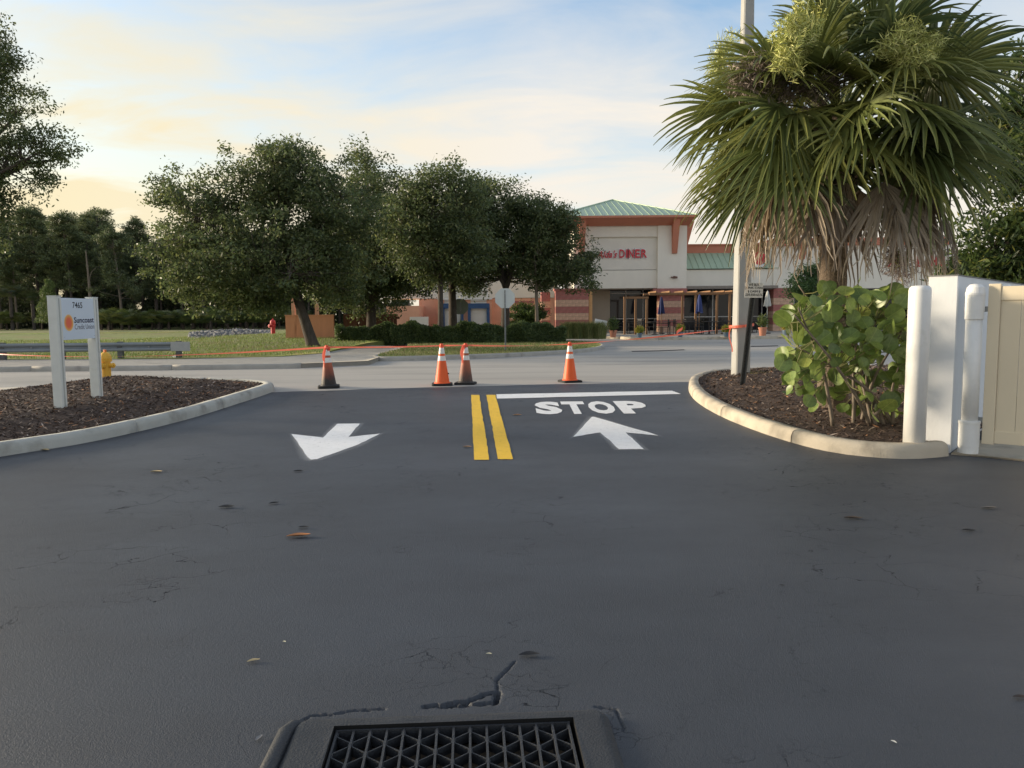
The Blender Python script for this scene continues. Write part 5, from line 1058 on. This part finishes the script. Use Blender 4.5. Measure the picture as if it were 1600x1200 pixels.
for k in range(4):
    V, Fc, cl = palmetto_proto(200 + k, 2.1, 1.3, 46, PALP); me = new_mesh('fronds', V, Fc, cl); me.materials.append(FROND); tm, tf = tube([(0, 0, -.2), (.1, 0, .8)], [.14, .09], 6); tmm = new_mesh('stem', tm, tf); tmm.materials.append(BARK); pms.append((me, tmm))
i = 0
for Y, st_, pmin in ((74, 19, 150), (78, 17, 150), (81, 22, -60)):
    for px_ in np.arange(pmin, 470, st_):
        me, tmm = pms[int(rg.integers(0, 4))]; o = empty('palmetto_shrub', (xat(px_ + rg.normal(0, 5), Y), Y + rg.normal(0, .8), .2), rg.uniform(0, 6.28)); s_ = rg.uniform(.75, 1.2); o.scale = (s_, s_, s_ * rg.uniform(.8, 1.05)); share('fronds', me, o, (0, 0, 0)); share('stem', tmm, o, (0, 0, 0)); tag(o, 'saw palmetto shrub along the foot of the pine wood', 'shrub', 'palmettos at the edge of the wood')
# cabbage palms and dark thicket inside the wood
for k, (px_, Y, h_) in enumerate(((18, 79, 4.6), (52, 80, 4.0), (-20, 78, 4.5), (245, 84, 4.4), (318, 80, 4.8), (410, 82, 4.2), (376, 86, 4.5))):
    V, Fc, cl = palmetto_proto(300 + k, 2.4, 1.1, 40, [(.05, .075, .03), (.07, .095, .035), (.10, .11, .045)]); o = empty('cabbage_palm', (xat(px_, Y), Y, .1)); tag(o, 'squat cabbage palm standing in the edge of the pine wood', 'palm', 'cabbage palms in the wood'); V[:, 2] += h_ - 2.0; mk('crown', V, Fc, FROND, o, cols=cl); V, Fc = tube([(0, 0, -.2), (0, 0, h_ - .6)], .17, 7); mk('trunk', V, Fc, BARK, o)
n = 80000; rg = np.random.default_rng(77); px_ = rg.uniform(-140, 640, n); Y = rg.uniform(86, 118, n); top = 4.2 + 1.2 * np.sin(px_ * .05) + .8 * np.sin(px_ * .13 + 1); X = (px_ - 800) / 1200 * Y; Z = .1 + top * rg.random(n) ** .8
V, Fc = leaf_cards(np.c_[X, Y, Z], rg.uniform(.3, .6, n), rg.uniform(.15, .3, n)); o = mk('undergrowth', V, Fc, LEAF, None, cols=np.repeat(np.array([(.055, .072, .034), (.07, .088, .040), (.045, .060, .030)])[rg.integers(0, 3, n)], 4, 0)); tag(o, 'dark tangled undergrowth filling the floor of the pine wood', 'undergrowth', kind='stuff')
# riprap by the ditch
n = 1500; rg = np.random.default_rng(12); pxs = rg.uniform(296, 425, n); t = rg.random(n); C = []
for p_, q_ in zip(pxs, t):
    u = (p_ - 296) / 129; Y = 40 + 14 * q_ + 6 * u; C.append((xat(p_, Y), Y, .22 + .26 * math.sin(math.pi * min(1, max(0, q_))) * (.35 + .65 * math.sin(math.pi * min(.97, u + .05)))))
cube = np.array([(-1, -1, -1), (1, -1, -1), (1, 1, -1), (-1, 1, -1), (-1, -1, 1), (1, -1, 1), (1, 1, 1), (-1, 1, 1)], float); cf = np.array([(0, 3, 2, 1), (4, 5, 6, 7), (0, 1, 5, 4), (1, 2, 6, 5), (2, 3, 7, 6), (3, 0, 4, 7)])
V = np.vstack([np.array(c) + cube * rg.uniform(.07, .17, 3) * rg.uniform(.7, 1.2, (8, 1)) @ np.linalg.qr(rg.normal(size=(3, 3)))[0] for c in C]); Fc = np.vstack([cf + 8 * k for k in range(n)]); g_ = rg.uniform(.13, .27, n); o = mk('riprap', V, Fc, ROCK, None, cols=np.repeat(np.c_[g_, g_, g_ * .98], 8, 0)); tag(o, 'bank of grey broken rock beside the ditch past the guardrail', 'rocks', kind='stuff')
lt = hit(412, 555.5, .14); lt = hit(276, 558.5, .14); o = MB().add([(-.22, 0, .02), (.1, -.04, .03), (.2, .02, .16), (-.05, .05, .07), (.0, -.1, .01)], [(0, 4, 1, 3), (3, 1, 2)]).build('litter', LITTER, None, loc=lt); tag(o, 'scrap of white paper on the verge near the guardrail end', 'litter')

# ---- cabbage palm of the right bed
rg = np.random.default_rng(2024); pb = on_bed(1300, 632, zr); YPm = pb.y; CC = np.array(at(1312, 190, YPm)); tp_ = np.array(at(1303, 300, YPm))
palm = empty('cabbage_palm', pb); tag(palm, 'large cabbage palm with yellow green flower sprays in the right bed', 'palm')
P0 = np.array(pb); tpts = [P0 + np.array([0, 0, -.1]), P0 + np.array([0, 0, .12]), P0 * .7 + tp_ * .3, P0 * .3 + tp_ * .7, tp_, CC + np.array([0, 0, -.1])]
path = spline([Vector(p) for p in tpts], .05); L_ = len(path); rads = [(.20 - .045 * min(1, i / (L_ * .15))) * (1 + .018 * math.sin(i * 1.9) + .01 * rg.normal()) + (.05 * max(0, (i / L_ - .62) / .38)) for i in range(L_)]
V, Fc = tube(path, rads, 20); mk('trunk', V, Fc, PALMB, palm, world=True, smooth=False)
bt = MB()
for k in range(46):
    t = .60 + .40 * k / 46; c = np.array(path[int(t * (L_ - 1))]); a = k * 2.4; o_ = np.array([math.cos(a), math.sin(a), 0]); r0 = rads[int(t * (L_ - 1))]; b0 = c + o_ * r0 * .8; e = c + o_ * (r0 + .10) + np.array([0, 0, .22]); sd = np.array([-math.sin(a), math.cos(a), 0]) * .045
    bt.add([b0 - sd, b0 + sd, e + sd * .5, e - sd * .5, b0 - sd + o_ * .05, b0 + sd + o_ * .05, e + sd * .5 + o_ * .02, e - sd * .5 + o_ * .02], [(0, 3, 2, 1), (4, 5, 6, 7), (0, 1, 5, 4), (1, 2, 6, 5), (2, 3, 7, 6), (3, 0, 4, 7)])
bt.build('leaf_boots', PALMB, palm, world=True)
GFR = np.array([(.115, .150, .052), (.145, .180, .058), (.185, .21, .062), (.095, .130, .052)]); DFR = np.array([(.30, .235, .175), (.24, .185, .135), (.36, .30, .235)])
def frond(dirv, pet, L0, dead=False, seed=0, tw=0.):
    g_ = np.random.default_rng(seed); d = np.array(dirv, float); d /= np.linalg.norm(d); grav = np.array([0, 0, -1.]); pts = []
    for t in np.linspace(0, 1, 7): pts.append(CC + np.array([0, 0, -.15 if dead else 0]) + d * (.10 + pet * t) + grav * (.12 if not dead else .22) * pet * t * t)
    hub = pts[-1]; a = pts[-1] - pts[-2]; a /= np.linalg.norm(a); hz_ = math.sqrt(max(0, 1 - a[2] ** 2)); a = a + grav * ((1.6 if dead else .34) * hz_ + (.5 if dead else 0)); a /= np.linalg.norm(a); up = np.array([0, 0, 1.]); s = np.cross(a, up); s = s / np.linalg.norm(s) if np.linalg.norm(s) > .08 else np.array([1., 0, 0]); nn = np.cross(s, a); s = s * math.cos(tw) + nn * math.sin(tw); nn = np.cross(s, a)
    col = (DFR if dead else GFR)[g_.integers(0, 3 if dead else 4)] * g_.uniform(.85, 1.2); V = []; Fc = []; cl = []
    pm = MB().tube([tuple(p) for p in pts], np.linspace(.022, .011, 7), 5); V += pm.v; Fc += pm.f; cl += [tuple(col * 1.15)] * len(pm.v)
    nl = 36 if not dead else 30; tv = np.array([0, .18, .38, .58, .78, .92, 1.])
    for k in range(nl):
        ph = (-2.05 + 4.1 * k / (nl - 1)) * (.45 if dead else 1.) + g_.normal(0, .02); dd = a * math.cos(ph) + s * math.sin(ph); root = hub + a * .16 * (1 - abs(ph) / 2.05) ; L_ = L0 * (.70 + .30 * math.cos(ph * .6)) * g_.uniform(.9, 1.06); dr_ = (.13 + .10 * abs(ph)) * g_.uniform(.5, 1.8) * (2.0 if dead else 1.); lift = nn * (.10 - .16 * abs(ph) / 2) * L_; w = np.cross(nn, dd); w /= np.linalg.norm(w); base_n = len(V); fold = .35
        cc = col * g_.uniform(.82, 1.2); tipc = cc * .9 + np.array([.05, .04, .01]) * (g_.random() < .5)
        for j, t in enumerate(tv):
            curl = dr_ * L_ * (t ** 2.8) * (1 if not dead else .8); p = root + dd * L_ * t * (1 - .18 * dr_ * t) + grav * curl + lift * math.sin(t * 2.2) + (g_.normal(0, .02, 3) * t if dead else 0); wd = (.008 + .050 * math.sin(min(1., t * 1.9 + .12) * math.pi / 2) * (1 - t ** 2.6)) * (.85 if dead else 1.) * L0
            V += [tuple(p + w * wd * .5 + nn * wd * fold * .5), tuple(p - nn * wd * .12), tuple(p - w * wd * .5 + nn * wd * fold * .5)]; cl += [tuple(cc * (1 - t) + tipc * t)] * 3
            if j: b_ = base_n + (j - 1) * 3; Fc += [(b_, b_ + 1, b_ + 4, b_ + 3), (b_ + 1, b_ + 2, b_ + 5, b_ + 4)]
    mk('dead_frond' if dead else 'frond', V, Fc, FROND, palm, world=True, cols=np.array(cl)); 
k = 0
for pol, cnt in ((14, 4), (34, 7), (52, 9), (70, 10), (88, 10), (104, 9), (118, 5)):
    for j in range(cnt):
        az = 2 * math.pi * (j + .37 * (pol % 5)) / cnt + rg.normal(0, .14); p_ = R(pol + rg.normal(0, 5)); frond((math.sin(p_) * math.cos(az), math.sin(p_) * math.sin(az), math.cos(p_)), rg.uniform(.80, 1.08), rg.uniform(.82, 1.02), seed=1000 + k, tw=rg.normal(0, .6)); k += 1
for d_ in ((.05, -1, .12), (.55, -.9, -.25), (-.55, -.9, -.35), (.2, -.8, .6), (-.75, -.6, .1), (.85, -.5, -.05)): frond(d_, rg.uniform(.55, .8), 1.05, seed=2000 + k); k += 1
for j in range(12):
    az = 2 * math.pi * j / 12 + .3 + rg.normal(0, .12); p_ = R(rg.uniform(100, 122)); frond((math.sin(p_) * math.cos(az), math.sin(p_) * math.sin(az), math.cos(p_)), rg.uniform(.45, .75), rg.uniform(.65, .85), dead=True, seed=3000 + j, tw=rg.normal(0, .4))
for j, d_ in enumerate(((-.75, -.75, -.35), (-.45, -.9, -.5), (.15, -1, -.5), (.4, -.9, -.6), (.85, -.6, -.4), (-.9, -.3, -.45), (.95, -.1, -.45))): frond(d_, .85, .92, dead=True, seed=3100 + j, tw=rg.normal(0, .5))
def spray(px, py, Y, rx, ry, n, pal, name, stem_from=None):
    c = np.array(at(px, py, Y)); s = Y / 1200; rx, ry = rx * s, ry * s; e = rg.normal(size=(n, 3)); e /= np.linalg.norm(e, axis=1)[:, None]; lob = 1 + .35 * np.sin(e[:, 0] * 4 + px) * np.sin(e[:, 2] * 5 + py) + rg.normal(0, .10, n); P_ = c + e * (rg.random(n) ** .5 * lob)[:, None] * np.array([rx, rx * .8, ry]); P_[:, 0] += (P_[:, 2] - c[2]) * .25 * np.sign(c[0] - CC[0]) * -1; ax = e * .7 + rg.normal(size=(n, 3)) * .6
    V, Fc = leaf_cards(P_, rg.uniform(.06, .13, n), .009, None, ax); cols = np.repeat(np.array(pal)[rg.integers(0, len(pal), n)] * rg.uniform(.75, 1.2, (n, 1)), 4, 0); o = mk(name, V, Fc, TWIG, palm, world=True, cols=cols)
    mb = MB(); st_ = CC if stem_from is None else np.array(stem_from); mb.tube([tuple(st_), tuple(st_ * .45 + c * .55 + np.array([0, 0, .18])), tuple(c), tuple(c + (c - st_) * .25 + np.array([0, 0, -ry * .7]))], [.018, .014, .010, .004], 5)
    for q in range(16): t_ = c + rg.normal(size=3) * np.array([rx, rx * .8, ry]) * .55; mb.tube([tuple(c + rg.normal(size=3) * .05), tuple((c + t_) / 2 + rg.normal(size=3) * .03), tuple(t_)], [.006, .004, .002], 4, False)
    V2 = mb.build('flower_stalk', M('stalk', (.22, .24, .08) if name == 'flower_spray' else (.16, .12, .095), .8), o, world=True)
FLO = [(.54, .56, .20), (.62, .62, .26), (.46, .50, .15)]; DED = [(.26, .21, .18), (.34, .28, .25), (.18, .14, .12)]
spray(1240, 66, YPm - 1.2, 32, 52, 3800, FLO, 'flower_spray'); spray(1425, 82, YPm - 1.35, 44, 40, 4300, FLO, 'flower_spray'); spray(1128, 96, YPm + .5, 24, 46, 1500, FLO, 'flower_spray'); spray(1290, 10, YPm - .4, 20, 30, 1500, FLO, 'flower_spray')
spray(1178, 122, YPm - .7, 46, 36, 1700, DED, 'dried_spray'); spray(1294, 128, YPm - .7, 36, 40, 1400, DED, 'dried_spray'); spray(1230, 140, YPm - .6, 34, 30, 1000, DED, 'dried_spray'); spray(1492, 70, YPm + .2, 30, 36, 1000, DED, 'dried_spray'); spray(1402, 408, YPm + .5, 24, 40, 1300, [(.26, .20, .17), (.34, .28, .25), (.18, .13, .11)], 'dried_spray')

# ---- sea grape shrub: every leaf a piece
rg = np.random.default_rng(404); sb = on_bed(1352, 660, zr); YS = sb.y; sgp = empty('sea_grape_shrub', sb); tag(sgp, 'sea grape shrub with big round leaves in front of the palm trunk', 'shrub')
def sg_leaf(v):
    g_ = np.random.default_rng(v); n = 18; V = [(0, .0, 0)]; cup = g_.uniform(.10, .28); 
    for rr, in ((.55,), (1.,)):
        for k in range(n): a = 2 * math.pi * k / n; q = rr * (1 - .10 * math.exp(-((a - math.pi * 1.5) / .25) ** 2)) * (1 + .02 * math.sin(3 * a + v)); x, y = q * math.cos(a), q * math.sin(a) * .94; V.append((x, y, cup * abs(x) * rr + .05 * math.sin(2 * a + v) * rr))
    Fc = [(0, 1 + k, 1 + (k + 1) % n) for k in range(n)] + [(1 + k, 1 + n + k, 1 + n + (k + 1) % n, 1 + (k + 1) % n) for k in range(n)]; return np.array(V), Fc
def sg_mat(i, c):
    m = bpy.data.materials.new('sea_grape_leaf'); m.use_nodes = True; t = m.node_tree; t.nodes.clear(); L = t.links.new; N = t.nodes.new; tcx = N('ShaderNodeTexCoord'); s = N('ShaderNodeSeparateXYZ'); L(tcx.outputs['Object'], s.inputs[0])
    ab_ = N('ShaderNodeMath'); ab_.operation = 'ABSOLUTE'; L(s.outputs[0], ab_.inputs[0])
    w1 = N('ShaderNodeMath'); w1.operation = 'MULTIPLY_ADD'; L(ab_.outputs[0], w1.inputs[0]); w1.inputs[1].default_value = -.75; L(s.outputs[1], w1.inputs[2]); w2_ = N('ShaderNodeMath'); w2_.operation = 'MULTIPLY'; L(w1.outputs[0], w2_.inputs[0]); w2_.inputs[1].default_value = 2.6; fr_ = N('ShaderNodeMath'); fr_.operation = 'PINGPONG'; L(w2_.outputs[0], fr_.inputs[0]); fr_.inputs[1].default_value = .5
    v1 = N('ShaderNodeMapRange'); v1.inputs[1].default_value = 0; v1.inputs[2].default_value = .07; v1.inputs[3].default_value = .55; v1.inputs[4].default_value = 0; L(fr_.outputs[0], v1.inputs[0]); v2 = N('ShaderNodeMapRange'); v2.inputs[1].default_value = 0; v2.inputs[2].default_value = .05; v2.inputs[3].default_value = 1; v2.inputs[4].default_value = 0; L(ab_.outputs[0], v2.inputs[0]); mx_ = N('ShaderNodeMath'); mx_.operation = 'MAXIMUM'; L(v1.outputs[0], mx_.inputs[0]); L(v2.outputs[0], mx_.inputs[1])
    nz = N('ShaderNodeTexNoise'); nz.inputs['Scale'].default_value = 2.5; L(tcx.outputs['Object'], nz.inputs['Vector']); mr = N('ShaderNodeMapRange'); mr.inputs[1].default_value = .3; mr.inputs[2].default_value = .7; mr.inputs[3].default_value = .8; mr.inputs[4].default_value = 1.2; L(nz.outputs[0], mr.inputs[0]); sc = N('ShaderNodeVectorMath'); sc.operation = 'SCALE'; sc.inputs[0].default_value = c; L(mr.outputs[0], sc.inputs['Scale'])
    mix = N('ShaderNodeMix'); mix.data_type = 'RGBA'; L(mx_.outputs[0], mix.inputs[0]); L(sc.outputs[0], mix.inputs[6]); mix.inputs[7].default_value = (c[0] * 1.5 + .03, c[1] * 1.35 + .02, c[2] * 1.5 + .01, 1)
    p = N('ShaderNodeBsdfPrincipled'); p.inputs['Roughness'].default_value = .38; L(mix.outputs[2], p.inputs['Base Color']); tr = N('ShaderNodeBsdfTranslucent'); L(mix.outputs[2], tr.inputs[0]); ms = N('ShaderNodeMixShader'); ms.inputs[0].default_value = .25; L(p.outputs[0], ms.inputs[1]); L(tr.outputs[0], ms.inputs[2]); o = N('ShaderNodeOutputMaterial'); L(ms.outputs[0], o.inputs[0]); return m
lm = []
for i, c in enumerate(((.150, .215, .050), (.185, .255, .060), (.115, .170, .048), (.225, .295, .075), (.26, .30, .07))):
    V, Fc = sg_leaf(i); me = new_mesh('leaf', V, Fc, smooth=True); me.materials.append(sg_mat(i, c)); lm.append(me)
yel = new_mesh('leaf', *sg_leaf(9), smooth=True); yel.materials.append(sg_mat(9, (.34, .27, .06)))
stems = MB(); tips = []
for k in range(11):
    a = rg.uniform(0, 6.28); b0 = np.array(sb) + np.array([rg.normal(0, .16), rg.normal(0, .12), -.03]); tx, ty = (1240 + 185 * rg.random(), 445 + 150 * rg.random() ** 1.2); e = np.array(at(tx, ty, YS + rg.normal(0, .3))); m = b0 * .5 + e * .5 + np.array([rg.normal(0, .1), rg.normal(0, .1), .05]); pth = spline([Vector(b0), Vector(b0 * .75 + m * .25 + np.array([0, 0, .05])), Vector(m), Vector(e)], .08); stems.tube(pth, np.linspace(.022, .007, len(pth)), 6); tips += [np.array(p) for p in pth[len(pth) // 3:]]
stems.tube([np.array(sb) + np.array([.02, -.1, .05]), np.array(sb) + np.array([.22, -.05, .25])], [.02, .012], 6); stems.build('stems', BARK_L, sgp, world=True, smooth=True)
pts = []
tries = 0
while len(pts) < 270 and tries < 12000:
    tries += 1; px_, py_ = rg.uniform(1222, 1424), rg.uniform(438, 668)
    top_lim = 470 - 34 * math.exp(-((px_ - 1375) / 40) ** 2) - 22 * math.exp(-((px_ - 1300) / 50) ** 2); bot = 655 - .35 * abs(px_ - 1320) * (px_ < 1320) - .0 * (px_ > 1320)
    if py_ < top_lim or py_ > bot: continue
    if py_ > 590 and rg.random() < .72: continue
    Y = YS + rg.uniform(-.55, .45); p = np.array(at(px_, py_, Y))
    if any(np.linalg.norm(p - q) < .075 for q in pts): continue
    pts.append(p)
tips = np.array(tips); pet = MB()
for i, p in enumerate(pts):
    me = yel if i in (40,) else lm[rg.choice(5, p=[.3, .28, .22, .14, .06])]; s_ = rg.uniform(.055, .108); n_ = np.array([rg.normal(0, .75), -.8 + rg.normal(0, .5), rg.normal(.45, .6)]); q = Vector(n_).to_track_quat('Z', 'Y'); e = q.to_euler(); o = share('leaf', me, sgp, Vector(p) - off(sgp)); o.rotation_mode = 'QUATERNION'; o.rotation_quaternion = q @ Matrix.Rotation(rg.uniform(-1., 1.), 3, 'Z').to_quaternion(); o.scale = (s_,) * 3
    t_ = tips[np.argmin(((tips - p) ** 2).sum(1))]; pet.tube([tuple(t_), tuple((t_ + p) / 2 + np.array([0, .03, -.02])), tuple(p + np.array([0, .012, 0]))], [.006, .005, .004], 4, False)
pet.build('leaf_stalks', M('stalk_green', (.16, .16, .06), .7), sgp, world=True)
# ---- fallen leaves and twigs
def fallen(px, py, ln, col, label, group=None, rz=None, dz=.008):
    p = hit(px, py, dz); L_ = ln * p.y / 1200; me_n = 7; V = []; Fc = []; cu = rg.uniform(.08, .2)
    for i in range(me_n):
        t = i / (me_n - 1); w = .16 * L_ * math.sin(math.pi * min(.98, t * .96 + .03)) + .002; z = .004 + cu * L_ * .5 * (2 * t - 1) ** 2 * (.3 + .7 * t); x = (t - .5) * L_; y = .06 * L_ * math.sin(3 * t)
        V += [(x, y - w, z + w * .55), (x, y, z), (x, y + w, z + w * .55)]
        if i: b = (i - 1) * 3; Fc += [(b, b + 1, b + 4, b + 3), (b + 1, b + 2, b + 5, b + 4)]
    key = 'fallen' + str(col); m = M(key, col, .6, .25, 30); o = mk('fallen_leaf', V, Fc, m, None, smooth=True, loc=p); o.rotation_euler = (0, 0, rg.uniform(-.5, .5) if rz is None else rz); tag(o, label, 'leaf', group or 'leaves fallen on the asphalt'); return o
TAN, BRN, DRK = (.55, .42, .22), (.42, .17, .06), (.018, .018, .020)
fallen(466, 839, 38, BRN, 'large curled orange brown leaf lying alone left of centre on the asphalt', rz=.15); fallen(396, 1034, 20, TAN, 'pale tan leaf on the asphalt up left of the drain', rz=.4); fallen(244, 738, 20, TAN, 'curled tan leaf on the asphalt near the left kerb', rz=-.1); fallen(70, 704, 20, TAN, 'tan leaf lying against the left kerb')
fallen(730, 699, 15, (.40, .24, .13), 'small brown leaf just left of the yellow lines'); fallen(808, 649, 14, (.5, .28, .15), 'small orange leaf between the yellow lines and STOP'); fallen(444, 1004, 6, (.7, .65, .45), 'tiny pale petal on the asphalt above the tan leaf'); fallen(405, 1155, 16, (.25, .24, .23), 'grey crumpled leaf beside the left rim of the drain', rz=1.2); fallen(764, 1023, 9, (.5, .47, .33), 'tiny pale leaf above the drain')
fallen(827, 1025, 34, DRK, 'black sealed over leaf stuck above the drain crack', rz=.05); fallen(354, 793, 26, DRK, 'black curled leaf on the asphalt below the left arrow, far left', rz=0.); fallen(428, 787, 16, DRK, 'small black leaf below the left arrow tip'); fallen(474, 825, 17, DRK, 'thin black leaf just above the large orange brown one'); fallen(466, 737, 16, DRK, 'small black leaf close below the left arrow tip')
fallen(1333, 811, 28, (.06, .045, .035), 'dark curled twig leaf in mid asphalt at the right', rz=-.3); fallen(1545, 795, 24, (.12, .11, .10), 'grey edged leaf lying below the beige gate', rz=-.1); fallen(1514, 830, 20, DRK, 'dark leaf below the white gate post on the asphalt', rz=-.4); fallen(1596, 1092, 26, (.04, .03, .025), 'dark leaf cut off at the right picture edge'); fallen(1222, 916, 9, DRK, 'tiny black twig in the middle of the right asphalt'); fallen(1396, 1161, 10, (.5, .5, .46), 'tiny pale twig at the lower right asphalt', rz=-1.)
